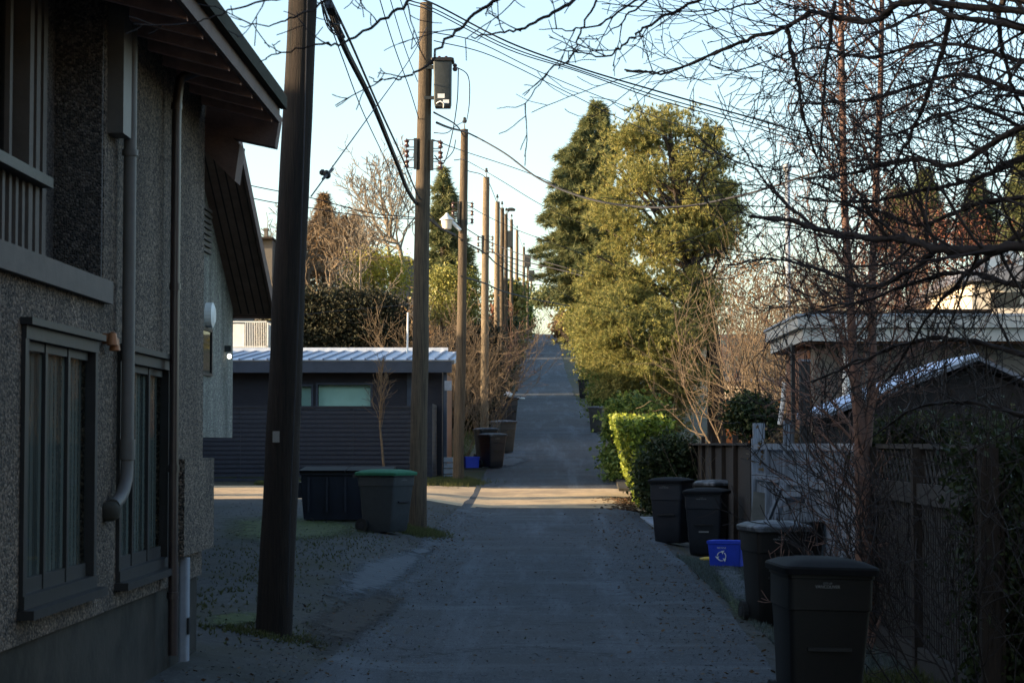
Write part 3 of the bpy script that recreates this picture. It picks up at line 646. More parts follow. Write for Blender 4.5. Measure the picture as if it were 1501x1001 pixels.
MB().box((gx(651),GY-.5,gz-.3), (gx(656),GY-.3,gzz(546))).build('corner_post', 'gfascia', GA)
MB().box((gx(599)-.05,GY-.05,gzz(600)), (gx(599)+.1,GY-.003,zt)).build('wall_strip', 'gfascia', GA)
mb = MB(); mb.cyl(W(597,517,GY+2), W(598,458,GY+2), .03, .03, 8); mb.build('roof_mast', 'white', GA)
for i, (a, b) in enumerate(((653,575),(659,578))):
    pass
hn = MB().box((gx(651.5,GY-.55),GY-.56,gzz(573)), (gx(662,GY-.55),GY-.53,gzz(559))).build('number_sign', 'sheath', GA)  # pale plate standing for the house number sign
SF = thing('slatted_fence', 'dark horizontal slat fence in front of the charcoal garage', 'fence', (-7, 59.2, gz))
FY = 59.2; fz0 = Gf(-6, FY)+.02; fz1 = gzz(597, FY)
mb = MB(); k = 0; z = fz0
while z < fz1-.02: mb.box((-15,FY,z), (gx(630,FY),FY+.025,z+.085)); z += .13
mb.build('slat_panel', 'slat', SF)
MB().box((-15,FY-.03,fz1), (gx(632,FY),FY+.06,fz1+.04)).build('top_rail', 'slat', SF)
for px in (350, 425, 515, 600, 631):
    MB().box((gx(px,FY)-.05,FY+.03,fz0-.2), (gx(px,FY)+.05,FY+.11,fz1)).build('post', 'slat', SF)
mb = MB(); z = fz0
xs_ = gx(632,FY)
while z < fz1: mb.box((xs_,FY+.1,z), (xs_+.03,FY+5,z+.12)); z += .125
mb.build('side_panel', 'slat', SF)
mb = MB(); tp = W(563,686,58.6)
# sapling
ST = thing('young_tree', 'slim bare sapling in front of the dark slatted fence', 'tree', (tp.x, 58.6, Gf(tp.x,58.6)))
mb.tube(catmull([(tp.x+.03,58.6,gz-.2), W(560,655,58.6), W(557,620,58.6), W(558,580,58.6), W(560,545,58.6), W(562,524,58.6)], 4), np.linspace(.04,.010,21), 8); mb.build('trunk', 'barktan', ST)
mb = MB(); rng = np.random.default_rng(4)
for i in range(26):
    py = 628-i*3.6; p = W(558,py,58.6); a = rng.random()*6.28; grow(mb, p, (math.cos(a)*.45, math.sin(a)*.45, 1), .9-.018*i, .012, 1, rng, .2, .2, kids=(4,), minr=.005)
mb.build('branches', 'barktan', ST)

# ------------------------------------------------------------------ utility poles
POLES = []
def pole(name, label, d, pts, w_top, w_base, m='pole', base_py=None):
    """pts: (px, py) from the top down to the base; widths in metres"""
    P = [W(px, py, d) for px, py in pts]; b = P[-1]; gb = Gf(b.x, b.y); P[-1] = Vector((b.x, b.y, gb-.3))
    t = thing(name, label, 'utility pole', (b.x, b.y, gb), None)
    n = 24; Q = []
    top, bot = P[0], P[-1]
    z = [p.z for p in P][::-1]; zz = np.linspace(z[0], z[-1], n)
    xs_ = np.interp(zz, z, [p.x for p in P][::-1]); rng = np.random.default_rng(int(d))
    wob = np.convolve(rng.normal(size=n+4), np.ones(5)/5, 'valid')*.012
    rad = np.linspace(w_base/2, w_top/2, n)*(1+rng.normal(size=n)*.012)
    MB().tube([(x+wv, d, q) for x, wv, q in zip(xs_, wob, zz)], rad, 22).build('shaft', m, t, True, auto=50)
    t['top'] = 0; del t['top']; POLES.append(t); return t, top
P1, _ = pole('utility_pole', 'thick dark wooden pole nearest the camera beside the stucco house', 18.4, [(455,-330),(444,0),(421,450),(399,905)], .23, .33, 'poledark')
q = W(404,640,18.2); MB().box((q.x-.03,18.4-.178,q.z-.05), (q.x+.03,18.4-.166,q.z+.05)).build('number_tag', 'metal', P1)
MB().tube([W(452,-60,18.26), W(446,200,18.26), W(438,450,18.25), W(427,700,18.24), W(421,890,18.24)], .006, 5).build('ground_wire', 'cable', P1)
P2, top2 = pole('utility_pole', 'tall wooden pole carrying the long dark transformer', 37.5, [(625,5),(618,380),(612,757)], .235, .335)
d = 37.4
mb = MB(); a = W(649,92,d); b = W(649,158,d)
mb.loft([(b.z,b.x,d,.14,.16,.03),(b.z+.06,b.x,d,.155,.17,.03),(a.z-.05,a.x,d,.165,.18,.03),(a.z,a.x,d,.165,.18,.03)]); tr = mb.build('transformer', 'steel', P2, True, auto=40)
MB().loft([(a.z,a.x,d,.21,.21,.03),(a.z+.05,a.x,d,.21,.21,.03),(a.z+.07,a.x,d,.17,.17,.03)]).build('transformer_lid', 'black', tr)
mb = MB(); mb.box((W(622,150,d).x,d-.03,b.z+.15), (b.x-.1,d+.03,b.z+.21)); mb.box((W(622,100,d).x,d-.03,a.z-.12), (a.x-.1,d+.03,a.z-.05)); mb.build('bracket', 'steel', tr)
mb = MB(); 
for px in (644, 654): mb.lathe(W(px,92,d), [(.03,-.02),(.045,.03),(.03,.05),(.04,.08),(.02,.12)], 10)
mb.lathe(W(667,100,d), [(.03,-.06),(.05,-.02),(.03,.02),(.045,.05),(.02,.08)], 10); mb.build('bushings', 'porcelain', tr)
mb = MB(); q = W(650,144,d); mb.box((q.x-.10,d-.175,q.z-.03), (q.x+.03,d-.165,q.z+.05)); mb.box((q.x+.0,d-.178,q.z-.13), (q.x+.11,d-.168,q.z-.06)); mb.build('rating_plate', 'label', tr)
MB().tube(catmull([W(640,152,d-.17),W(645,149,d-.22),W(650,152,d-.22),W(650,158,d-.18)],5), .012, 6).build('ground_lead', 'label', tr)
def rack(t, px, y0, y1, d, side, n=3):
    mb = MB(); sgn = -1 if side == 'l' else 1
    x = W(px, y0, d).x; zt_, zb_ = W(px,y0,d).z, W(px,y1,d).z
    mb.box((x-.03,d-.03,zb_), (x+.03,d+.03,zt_)); r = mb.build('spool_rack', 'steel', t); mb = MB()
    for i in range(n):
        z = zb_+(zt_-zb_)*(i+.5)/n; mb.lathe((x+sgn*.16,d,z), [(.03,-.06),(.055,-.05),(.03,-.01),(.03,.01),(.055,.05),(.03,.06)], 10); mb.beam((x,d,z+.07), (x+sgn*.18,d,z+.07), .02, .015); mb.beam((x,d,z-.07), (x+sgn*.18,d,z-.07), .02, .015)
    mb.beam((x+sgn*.16,d,zb_), (x+sgn*.16,d,zt_), .015, .015)
    mb.build('spool_insulators', 'porcelain', r)
rack(P2, 609, 203, 248, 37.4, 'l'); rack(P2, 633, 205, 250, 37.4, 'r')
P3, _ = pole('utility_pole', 'wooden pole carrying the white street lamp', 59, [(681,190),(677,440),(671,692)], .22, .32)
def pin(t, px, py, d, h=10):
    mb = MB(); q = W(px, py, d); mb.cyl(q, W(px,py-h*.7,d), .022, .016, 6); mb.lathe(W(px,py-h,d), [(.05,-.05),(.07,0),(.04,.05),(.05,.09),(.02,.12)], 10); mb.build('pin_insulator', 'steel', t)
pin(P3, 681, 190, 59, 12); rack(P3, 672, 295, 330, 58.9, 'l', 3); rack(P3, 684, 295, 330, 58.9, 'r', 3)
mb = MB(); d = 58.7
mb.tube(catmull([W(675,338,d),W(668,331,d),W(661,324,d)], 4), .055, 10); arm = mb.build('lamp_arm', 'white', P3, True)
c = W(655,336,d); mb = MB(); mb.lathe(c, [(.13,0),(.17,.26)], 16); sh_ = mb.build('lamp_shade', 'cream', arm, True, auto=40)
mb = MB(); mb.lathe(c, [(.21,.26),(.20,.29),(.06,.41),(.045,.45),(.02,.47)], 16); mb.build('lamp_cap', 'white', sh_, True, auto=40)
P4, _ = pole('utility_pole', 'pale sunlit wooden pole with pin insulator, second past the street lamp', 79, [(713,260),(711,430),(710,622)], .25, .34, 'tanpole')
pin(P4, 713, 260, 79, 9); rack(P4, 707, 345, 372, 78.9, 'l', 3); rack(P4, 716, 345, 372, 78.9, 'r', 3)
far = [(98,729,296,.28,'tanpole','weathered pole just behind the pale sunlit one'), (108,736,305,.26,'pole','brown pole in the far row close behind the weathered one'),
       (116,742,314,.24,'pole','far brown pole carrying a small flat lamp head'), (134,750,322,.24,'pole','thin dark pole with a transformer box, mid row far up the alley'),
       (150,758,338,.26,'tanpole','pale thin pole standing clear right of the far row'), (178,768,362,.26,'pole','distant dark pole with a square cabinet'),
       (200,774,382,.26,'pole','distant pole near the crest with a small transformer'), (222,779,405,.24,'tanpole','farthest short-looking pole near the crest of the alley')]
for d, px, py, wd, m, lab in far:
    b = W(px-2, 600, d).x; t, tp_ = pole('utility_pole', lab, d, [(px,py),(px-1,500),(px-2, 650-FPX/d*(Gf(b,d)-EYE))], wd*.8, wd*1.2, m); pin(t, px, py, d, 700/d)
    if d == 116:
        mb = MB(); q = W(px+1,py-4,d); mb.tube([W(px,py+4,d), W(px+2,py-3,d), W(px+5,py-5,d)], .03, 6); mb.loft([(q.z+.02,W(px+7,py,d).x,d,.22,.12,.05),(q.z+.12,W(px+7,py,d).x,d,.26,.14,.05),(q.z+.2,W(px+7,py,d).x,d,.12,.08,.03)]); mb.build('lamp_head', 'steel', t)
    if d in (134, 178, 200):
        mb = MB(); q = W(px-4 if d == 134 else px+4, py+26, d); q = W(px-5 if d==134 else px+5, py+{134:28,178:20,200:22}[d], d); mb.loft([(q.z-.55,q.x,d,.3,.25,.06),(q.z+.5,q.x,d,.3,.25,.06)]); mb.box((min(q.x,tp_.x),d-.05,q.z-.1), (max(q.x,tp_.x),d+.05,q.z)); mb.build('transformer', 'steel', t)
mb = MB(); d = 60; b = W(1155,470,d); g_ = Gf(b.x,d)
SM = thing('service_mast', 'slim grey metal mast rising beyond the pale garage on the right', 'pole', (b.x,d,g_))
MB().cyl((b.x,d,g_-.3), W(1154,252,d), .08, .075, 12).build('shaft', 'sheath', SM, True)
MB().lathe(W(1154,252,d), [(.09,0),(.13,.05),(.13,.2),(.05,.25)], 12).build('cap', 'sheath', SM)

# ------------------------------------------------------------------ overhead wires
def wire(pts, r, label, n=5, m='cable', name='overhead_cable', jitter=None):
    P = catmull([W(*p) for p in pts], 8); mb = MB(); mb.tube(P, r, n); return tag(mb.build(name, m), label, 'cable', 'overhead cables')
wire([(478,0,18.6),(505,70,22),(545,150,26),(580,235,31),(604,290,36),(640,330,47),(668,345,58.8)], .035, 'thickest black telephone cable sloping down from the nearest pole to the lamp pole')
wire([(484,0,18.6),(515,65,22),(552,150,26),(588,228,31),(615,290,37),(645,332,50),(676,350,58.8)], .014, 'thin wire hugging the right side of the thick telephone cable')
wire([(474,10,18.6),(500,80,22),(530,160,26),(565,235,31),(600,315,37.2)], .007, 'hair-thin wire left of the thick telephone cable')
mb = MB(); rng = np.random.default_rng(9)
for i in range(7):
    a = W(474+rng.random()*6, 2, 18.6); mb.tube(catmull([W(470,0,18.6), W(474+rng.random()*14, 18+rng.random()*26, 18.5), W(486+rng.random()*16,30+rng.random()*25,18.7), W(482,5,18.6)], 6), .006, 5)
for i in range(4): mb.tube(catmull([W(478+i*2,0,18.6), W(482+rng.random()*10,20,18.6), W(500+rng.random()*6,55,21)], 6), .014, 5)
tag(mb.build('cable_coil', 'cable'), 'loose tangle of black cable loops at the top of the nearest pole', 'cable')
wire([(456,288,18.5),(480,255,20),(540,172,25),(600,88,32),(626,40,37.3)], .007, 'thin guy wire rising from the nearest pole to the transformer pole')
mb = MB(); q = W(480,256,20); rng = np.random.default_rng(2)
for i in range(6): o_ = rng.normal(size=3)*.022; mb.lathe((q.x+o_[0], q.y+o_[1], q.z+o_[2]), [(.01,-.03),(.03,-.015),(.032,.01),(.012,.03)], 8)
mb.beam(W(473,263,19.8), W(488,248,20.2), .02, .02); tag(mb.build('wire_clamp', 'black'), 'black clamp on the thin guy wire against the sky', 'clamp')
wire([(300,258,36),(380,275,36.2),(455,290,36.6),(540,312,37),(608,319,37.4)], .009, 'upper of two thin wires running left from the transformer pole')
wire([(300,272,36),(380,293,36.2),(455,305,36.6),(540,318,37),(608,321,37.4)], .009, 'lower of two thin wires running left from the transformer pole')
wire([(545,-40,28),(575,60,32),(600,130,36),(614,175,37.4)], .009, 'left thin wire dropping steeply to the transformer pole')
wire([(555,-60,28),(590,60,32),(612,120,37.3)], .008, 'middle thin wire dropping steeply to the transformer pole')
wire([(568,-60,28),(600,40,34),(616,75,37.3)], .008, 'right thin wire dropping steeply to the transformer pole')
for i, (dy, lab, r) in enumerate(((0,'upper heavy black power line crossing the sky to the upper right',.017), (7,'middle black power line just under the heavy one',.012), (12,'lowest black power line of the bundle crossing the sky',.011))):
    wire([(600,-6+dy,33),(640,8+dy,37.4),(745,62+dy*.9,38),(850,100+dy*.5,38.5),(960,133+dy,39),(1080,167+dy,40),(1200,200+dy*1.2,41),(1350,232+dy,42),(1540,262+dy,44)], r, lab)
wire([(636,48,37.4),(700,62,39),(790,105,43),(900,150,49),(980,178,54),(1100,218,62),(1158,262,60)], .010, 'thin wire passing behind the top of the pine')
wire([(636,60,37.4),(720,82,40),(830,135,45),(940,188,51),(1040,222,57),(1150,262,59.5)], .010, 'thinner wire just below, meeting the grey mast')
wire([(640,180,37.6),(660,188,42),(690,197,59),(740,225,56),(790,262,53),(850,288,50),(920,302,48),(1000,303,46),(1080,288,44),(1150,268,42),(1260,230,40)], .024, 'black service cable sagging in a long curve across both big evergreens')
wire([(634,205,37.5),(680,222,59),(780,256,62),(880,300,66),(1000,350,70)], .012, 'thin wire falling right across the spruce')
wire([(666,235,37.7),(684,236,59),(730,262,60),(800,304,61),(880,340,62)], .010, 'thin wire crossing low in front of the spruce')
wire([(636,165,37.4),(668,183,50),(680,200,58.9)], .018, 'short cable from transformer pole to lamp pole top')
wire([(668,98,37.4),(686,112,38),(688,150,40),(684,178,55)], .010, 'looping jumper wire right of the transformer')
wire([(672,100,37.4),(670,150,37.6),(662,200,38),(650,240,38),(637,228,37.5)], .010, 'jumper wire hanging below the transformer')
wire([(636,195,37.5),(655,195,38),(668,185,45),(681,178,58.8)], .009, 'thin loop between the transformer pole and the lamp pole')
wire([(637,233,37.5),(650,236,38),(664,222,38.5),(668,205,38.5)], .009, 'short slack jumper by the right spool rack')
wire([(676,352,58.8),(712,372,79),(730,388,98),(760,402,120),(800,414,150)], .03, 'telephone cable running up the far poles')
wire([(676,405,58.8),(712,416,70),(740,428,78),(790,440,90),(840,450,100)], .028, 'lower telephone cable passing behind the far poles toward the pine')
wire([(678,332,58.9),(712,352,78.8),(760,372,76),(820,390,74),(900,412,71),(980,436,68)], .016, 'upper of the dark service wires crossing the pine')
wire([(713,368,78.8),(770,384,76),(830,398,74),(900,418,70),(1000,446,66)], .022, 'lower of the dark service wires crossing the pine')
wire([(684,300,59),(716,318,78),(760,338,82),(820,360,86),(880,382,90)], .012, 'thin wire low against the sky between far poles and spruce')
wire([(684,250,59),(713,262,79),(730,300,98),(742,318,116),(758,340,150),(774,386,200),(779,410,222)], .014, 'primary line strung along the tops of the far poles')
wire([(716,362,79),(750,392,84),(790,410,88),(835,436,92)], .013, 'pale drop wire slanting down to the foot of the spruce')
for i in range(3):
    wire([(736,380+i*14,110),(770,392+i*12,125),(800,398+i*10,140),(828,404+i*8,140)], .02, ('highest','middle','lowest')[i]+' of three short cross-alley wires above the crest')
wire([(440,462,58),(500,455,60),(560,450,62),(600,446,64)], .008, 'thin wire above the frosted garage roof')
wire([(880,290,30),(960,296,30),(1060,285,30)], .006, 'faint wire beside the long sagging service cable')
wire([(980,360,48),(1060,330,50),(1152,262,60)], .010, 'service drop reaching the grey mast from the pine')

# ------------------------------------------------------------------ wheeled bins
def make_text(txt, size, m, parent, loc, ry=0, depth=.001, name='lettering'):
    cu = bpy.data.curves.new('t', 'FONT'); cu.body = txt; cu.size = size; cu.extrude = depth; cu.align_x = 'CENTER'
    o = bpy.data.objects.new('t', cu); COL.objects.link(o); dg = bpy.context.evaluated_depsgraph_get(); me = bpy.data.meshes.new_from_object(o.evaluated_get(dg))
    bpy.data.objects.remove(o); me.materials.clear(); ob = link(name, me, m, parent); ob.location = loc; ob.rotation_euler = (R(90), 0, ry); return ob
def cart(label, mb_, ml, w=.62, dp=.80, h=1.0, tip=0, text=True, open_lid=False, barcode=False, group='wheeled bins along the alley'):
    t = thing('wheeled_bin', label, 'bin', (0,0,0), group)
    b = MB(); hw, hd = w/2, dp/2
    b.loft([(.02,0,.03,hw*.76,hd*.70,.05),(.06,0,.02,hw*.79,hd*.74,.05),(.30,0,.01,hw*.83,hd*.80,.05),(.62,0,0,hw*.89,hd*.87,.05),(.80,0,0,hw*.93,hd*.91,.05),(.805,0,0,hw*.96,hd*.945,.05),(h-.06,0,0,hw*.97,hd*.97,.05),(h-.055,0,0,hw*1.0,hd*1.0,.055),(h,0,0,hw*1.0,hd*1.0,.055)])
    b.build('body', mb_, t, True, auto=30)
    f = MB(); f.box((-.16,-hd*.93,.52), (.16,-hd*.845,.545)); f.build('front_recess', 'black' if mb_ != 'bingrey' else 'bin', t)
    l = MB(); z = h+.004
    if open_lid: 
        l.prism([(hd+.02,z),(hd+.06,z-.02),(hd+.22,z-.72),(hd+.17,z-.74)], 'x', -hw*1.02, hw*1.02)
    else:
        l.loft([(z-.035,0,0,hw*1.07,hd*1.07,.06),(z+.005,0,0,hw*1.09,hd*1.08,.06),(z+.02,0,0,hw*1.07,hd*1.06,.07),(z+.05,0,0,hw*.86,hd*.88,.10),(z+.068,0,0,hw*.5,hd*.6,.1)])
    l.build('lid', ml, t, True, auto=28)
    hb = MB(); hb.tube([(-hw*.8,hd+.09,h-.05),(hw*.8,hd+.09,h-.05)], .016, 8)
    for s in (-1,1): hb.beam((s*hw*.8,hd-.03,h-.05), (s*hw*.8,hd+.10,h-.05), .03, .05)
    hb.build('handle', mb_, t)
    for s in (-1,1):
        wh = MB(); wh.tube([(s*(hw*.80),hd*.74,.125),(s*(hw*.80+.055),hd*.74,.125)], .125, 18); wo_ = wh.build('wheel', 'rubber', t, False)
        MB().tube([(s*(hw*.80+.05),hd*.74,.125),(s*(hw*.80+.064),hd*.74,.125)], .06, 12).build('hub', 'bin', wo_)
    if text:
        make_text('CITY OF', .018, 'dimlabel', t, (-.03,-hd*.972-.002,h-.095)); make_text('VANCOUVER', .030, 'dimlabel', t, (-.03,-hd*.972-.002,h-.122))
        if barcode: MB().box((-.085,-hd*.80,.40), (.085,-hd*.79-.02,.425)).build('barcode_label', 'dimlabel', t)
    return t
def place(t, px, py, rz_, d=None):
    p = on_ground(px, py)
    if d: q = W(px, 700, d); p = Vector((q.x, d, Gf(q.x, d)))
    t.location = (p.x, p.y, p.z+.02); t.rotation_euler.z = rz_; return p
b1 = cart('large dark bin nearest the camera on the right', 'binbrown', 'lidblack', .64, .80, 1.08)
place(b1, 1200, 1000, R(4), 14.1); b1.location.x = 1.90; b1.scale = (.93,.93,.96); b1.rotation_euler.y = R(1.5)
b2 = cart('dark bin with frost-edged lid standing behind the nearest bin', 'binbrown', 'lidfrost', .60, .76, 1.06); place(b2, 1132, 930, R(10), 22.4); b2.location.x = W(1134,700,22.4).x
b2b = cart('open dark bin half hidden against the weathered gate', 'binbrown', 'lidblack', .60, .70, 1.06, text=False, open_lid=True); place(b2b, 1150, 900, R(20), 24.6); b2b.location.x = W(1158,700,24.6).x
b3 = cart('dark grey bin right behind the blue box, front turned left', 'bin', 'lidblack', .66, .84, 1.08, barcode=True); place(b3, 1036, 815, R(-14), 35.2)
b4 = cart('dark bin at the road edge behind the grey one', 'bin', 'lidblack', .62, .80, 1.14, text=True); place(b4, 984, 798, R(-20), 37.6)
b5 = cart('dark bin wedged between the rear bins and the brown fence', 'binbrown', 'lidfrost', .62, .80, 1.12, text=False); place(b5, 1052, 790, R(25), 38.4)
gb = cart('grey bin with bright green lid standing beside the dumpster', 'bingrey', 'lidgreen', .70, .80, 1.02); place(gb, 567, 780, R(62), 35.6)
gb.location.x = W(566,700,35.6).x
l1 = cart('dark grey bin with frosted lid beside the left road edge', 'bin', 'lidfrost', .62, .80, 1.04); place(l1, 722, 678, R(30), 65.5)
l2 = cart('dark bin with frosted lid just behind and left of its twin', 'bin', 'lidfrost', .62, .80, 1.06, text=False); place(l2, 712, 674, R(20), 68.5)
l3 = cart('paler grey bin at the left road edge past the frosted pair', 'bingrey', 'lidfrost', .66, .80, 1.08, text=False); place(l3, 738, 660, R(30), 72.5)
l4 = cart('dark bin left of the road under the white bag', 'bin', 'lidblack', .66, .85, 1.12, text=False); place(l4, 745, 612, R(20), 90)
l5 = cart('low dark bin behind the pale grey one by the pole', 'bin', 'lidblack', .60, .8, 1.0, text=False); place(l5, 731, 620, R(10), 83)
r6 = cart('small dark bin far up on the right road edge under the pine', 'bin', 'lidblack', .60, .7, 1.05, text=False); place(r6, 857, 600, R(-20), 121)
r7 = cart('pale grey bin half in the hedge on the right road edge', 'bingrey', 'lidfrost', .60, .7, 1.0, text=False); place(r7, 876, 640, R(-20), 84)
# bags
def bag(label, p, s, seed):
    rng = np.random.default_rng(seed); mb = MB(); n = 14; prof = []
    for i in range(8): a = i/7; prof.append((max(.02, s*(math.sin(math.pi*min(1, a*.85+.12))**.7)), a*s*1.5))
    mb.lathe((0,0,0), prof, n); mb.v = [(x*(1+.12*math.sin(5*math.atan2(y,x)+z*9)), y*(1+.12*math.cos(4*math.atan2(y,x)+z*7)), z) for x,y,z in mb.v]
    o = mb.build('rubbish_bag', 'bagw', None, True, loc=(0,0,0)); o.location = p; return tag(o, label, 'rubbish bag')
bag('white rubbish bag heaped on top of the dark far bin', Vector(l4.location)+Vector((0,0,1.16)), .2, 1)
pg = on_ground(763,586); bag('white plastic bag lying on the road edge beside the far bins', pg, .24, 2).scale.z = .5
# blue boxes
def bluebox(label, loc, rz_, w=.56, d_=.40, h=.40, logo=True):
    t = thing('recycling_box', label, 'recycling box', (0,0,0), 'blue recycling boxes')
    mb = MB(); mb.loft([(0,0,0,w/2*.88,d_/2*.88,.03),(h-.05,0,0,w/2*.97,d_/2*.97,.03),(h-.045,0,0,w/2*1.03,d_/2*1.03,.035),(h,0,0,w/2*1.03,d_/2*1.03,.035),(h-.01,0,0,w/2*.94,d_/2*.94,.03),(.05,0,0,w/2*.84,d_/2*.84,.03)]); mb.build('body', 'blue', t, True, auto=30)
    if logo:
        mb = MB(); c0 = Vector((-.04,-d_/2*.965,h*.40))
        for k in range(3):
            a0 = R(90+120*k); 
            for j in range(4):
                a, b_ = a0+j*R(20), a0+(j+1)*R(20); p_, q_ = c0+Vector((math.cos(a)*.07,0,math.sin(a)*.07)), c0+Vector((math.cos(b_)*.07,0,math.sin(b_)*.07)); mb.beam(p_, q_, .012, .026, (0,1,0))
            e = a0+R(92); tip = c0+Vector((math.cos(e)*.07,0,math.sin(e)*.07)); mb.add([tip+Vector((math.cos(e)*.035,-.006,math.sin(e)*.035)), tip-Vector((math.cos(e)*.035,.006,math.sin(e)*.035)), tip+Vector((-math.sin(e)*.045,-.006,math.cos(e)*.045))], [(0,1,2)])
        mb.build('recycling_logo', 'label', t); make_text('RECYCLE', .035, 'label', t, (-.04,-d_/2*.985,h*.70), name='lettering')
        MB().box((w/2*.955,-.06,h*.52), (w/2*.97+.01,.08,h*.8)).build('side_sticker', 'label', t)
    t.location = loc; t.rotation_euler.z = rz_; return t
p = W(1066,700,32.4); bluebox('bright blue recycling box with white emblem on the right verge', (p.x, 32.4, Gf(p.x,32.4)+.03), R(-22))
p = W(690,700,65.5); bluebox('small blue recycling box on the left beside the frosted bins', (p.x, 65.5, Gf(p.x,65.5)+.02), R(20), .5, .4, .36, False)
p = on_ground(1042,824); mb = MB(); mb.loft([(0,0,0,.16,.10,.04),(.03,0,0,.17,.11,.05),(.05,0,0,.10,.06,.03)]); o = mb.build('plastic_lid', 'yellow', None, True, loc=(0,0,0)); o.location = p+Vector((0,0,.04)); o.rotation_euler.z = .3
tag(o, 'flat yellow plastic lid lying in front of the blue box', 'lid')
p = W(657,700,60.5)
mb = MB()
for i in range(4): mb.box((p.x-.13,60.4,p.z*0+Gf(p.x,60.5)+i*.17), (p.x+.13,60.9,Gf(p.x,60.5)+i*.17+.14))
tag(mb.build('bundle_stack', 'sheath'), 'stack of pale slabs between the garage fence and lamp pole', 'slabs')

# dumpster
p = on_ground(500,772); DY = 38.6; dx0, dx1 = W(441,700,DY).x, W(572,700,DY).x; dz = Gf(-4.5,DY)
D = thing('dumpster', 'long dark navy steel dumpster behind the green-lidded bin', 'dumpster', ((dx0+dx1)/2, DY+.5, dz)); cx = (dx0+dx1)/2; hw = (dx1-dx0)/2; hz = W(500,692,DY).z-dz
mb = MB(); mb.loft([(dz+.05,cx,DY+.5,hw*.95,.40,.02),(dz+hz*.5,cx,DY+.5,hw*.985,.46,.02),(dz+hz-.05,cx,DY+.5,hw,.52,.02),(dz+hz-.048,cx,DY+.5,hw*1.02,.56,.02),(dz+hz,cx,DY+.5,hw*1.02,.56,.02)]); mb.build('body', 'dump', D, True, auto=20)
mb = MB(); mb.prism([(DY-.10,dz+hz),(DY+1.1,dz+hz+.06),(DY+1.1,dz+hz+.10),(DY-.12,dz+hz+.035)], 'x', dx0-.03, cx-.01); mb.prism([(DY-.10,dz+hz),(DY+1.1,dz+hz+.06),(DY+1.1,dz+hz+.10),(DY-.12,dz+hz+.035)], 'x', cx+.01, dx1+.03); mb.build('lid', 'lidblack', D)
for s, xx in ((-1,dx0),(1,dx1)): MB().box((xx-.09 if s<0 else xx-.02, DY+.25, dz+.45), (xx+.02 if s<0 else xx+.09, DY+.8, dz+.75)).build('lifting_pocket', 'dump', D)
mb = MB()
for i in range(5): x = dx0+.15+i*(dx1-dx0-.3)/4; mb.box((x-.02,DY-.04,dz+.2), (x+.02,DY+.06,dz+hz-.1))
mb.build('rib', 'dump', D)
for x in (dx0+.2, dx1-.2):
    MB().tube([(x-.03,DY+.15,dz+.06),(x+.03,DY+.15,dz+.06)], .06, 12).build('caster', 'rubber', D)

# ------------------------------------------------------------------ right side fences and gate
FX = 3.4
NF = thing('picket_fence', 'dark near fence of narrow slats with heavy top and bottom boards', 'fence', (FX, 18.4, 0))
g0 = Gf(FX, 18)
mb = MB(); rng = random.Random(3); y = 15.6
while y < 20.5:
    if not (18.15 < y < 18.5): mb.box((FX-.02,y,g0+.12), (FX+.02,y+.055,g0+1.60+rng.random()*.02))
    y += .105
mb.build('slats', 'greywood', NF)
mb = MB(); mb.box((FX-.06,15.5,g0+1.50), (FX-.022,20.6,g0+1.68)); mb.build('top_board', 'greywood', NF)
mb = MB(); mb.box((FX-.07,15.5,g0+.0), (FX-.022,18.2,g0+.24)); mb.box((FX-.07,18.4,g0+.0), (FX-.024,20.6,g0+.24)); mb.build('bottom_board', 'greywood', NF)
for y in (15.5, 18.28, 20.6): MB().box((FX-.09,y-.06,g0-.1), (FX+.05,y+.06,g0+2.0)).build('post', 'brownwood', NF)
mb = MB(); 
for i in range(24): mb.beam((FX+.005,15.6+i*.2,g0+1.68), (FX+.005,15.9+i*.2,g0+1.98), .01, .03)
for i in range(24): mb.beam((FX+.02,15.9+i*.2,g0+1.68), (FX+.02,15.6+i*.2,g0+1.98), .01, .03)
mb.box((FX-.03,15.5,g0+1.985), (FX+.04,20.6,g0+2.03)); mb.build('lattice_top', 'greywood', NF)
MB().box((FX+.06,15.5,g0-.1), (FX+.10,20.6,g0+1.5)).build('backing_boards', 'brownwood', NF)
GT = thing('weathered_gate_fence', 'blue-grey weathered fence with lattice tops and sagging gate beside the bins', 'fence', (FX, 27, 0)); g0 = Gf(FX, 27)
mb = MB(); y = 21.6; rng = random.Random(8)
while y < 32.0:
    hgt = 1.42+rng.uniform(-.02,.02); mb.box((FX+rng.uniform(-.008,.008),y,g0+.08), (FX+.03,y+.13,g0+hgt)); y += .14
mb.build('boards', 'weather', GT)
for y in (21.6, 23.5, 25.6, 27.9, 30.2, 32.1): MB().box((FX-.08,y-.06,g0-.1), (FX+.06,y+.06,g0+1.95+(.12 if y > 31 else 0)+(.35 if y==27.9 else 0))).build('post', 'weather', GT)
mb = MB()
for z in (1.44, 1.9, .35): mb.box((FX-.06,21.6,g0+z), (FX-.012,32.0,g0+z+.09))
mb.build('rails', 'weather', GT)
mb = MB(); y = 21.7
while y < 31.9: mb.beam((FX,y,g0+1.53), (FX,y+.02,g0+1.90), .022, .012); y += .075
mb.build('lattice_top', 'weather', GT)
mb = MB(); mb.beam((FX-.10,29.6,g0+.9), (FX-.10,27.95,g0+1.42), .04, .09); mb.beam((FX-.1,25.7,g0+1.38), (FX-.1,27.8,g0+1.3), .04, .09); mb.build('brace', 'weather', GT)
o = MB().beam((3.2,30.6,g0+.02), (3.36,30.9,g0+1.25), .28, .03, (0,1,0)).build('leaning_board', 'board'); tag(o, 'tan plank leaning against the weathered fence', 'board')
gp = W(1112,620,33.0); MB().box((gp.x-.09,32.9,g0-.1), (gp.x+.09,33.08,gp.z)).build('post', 'weather', GT)
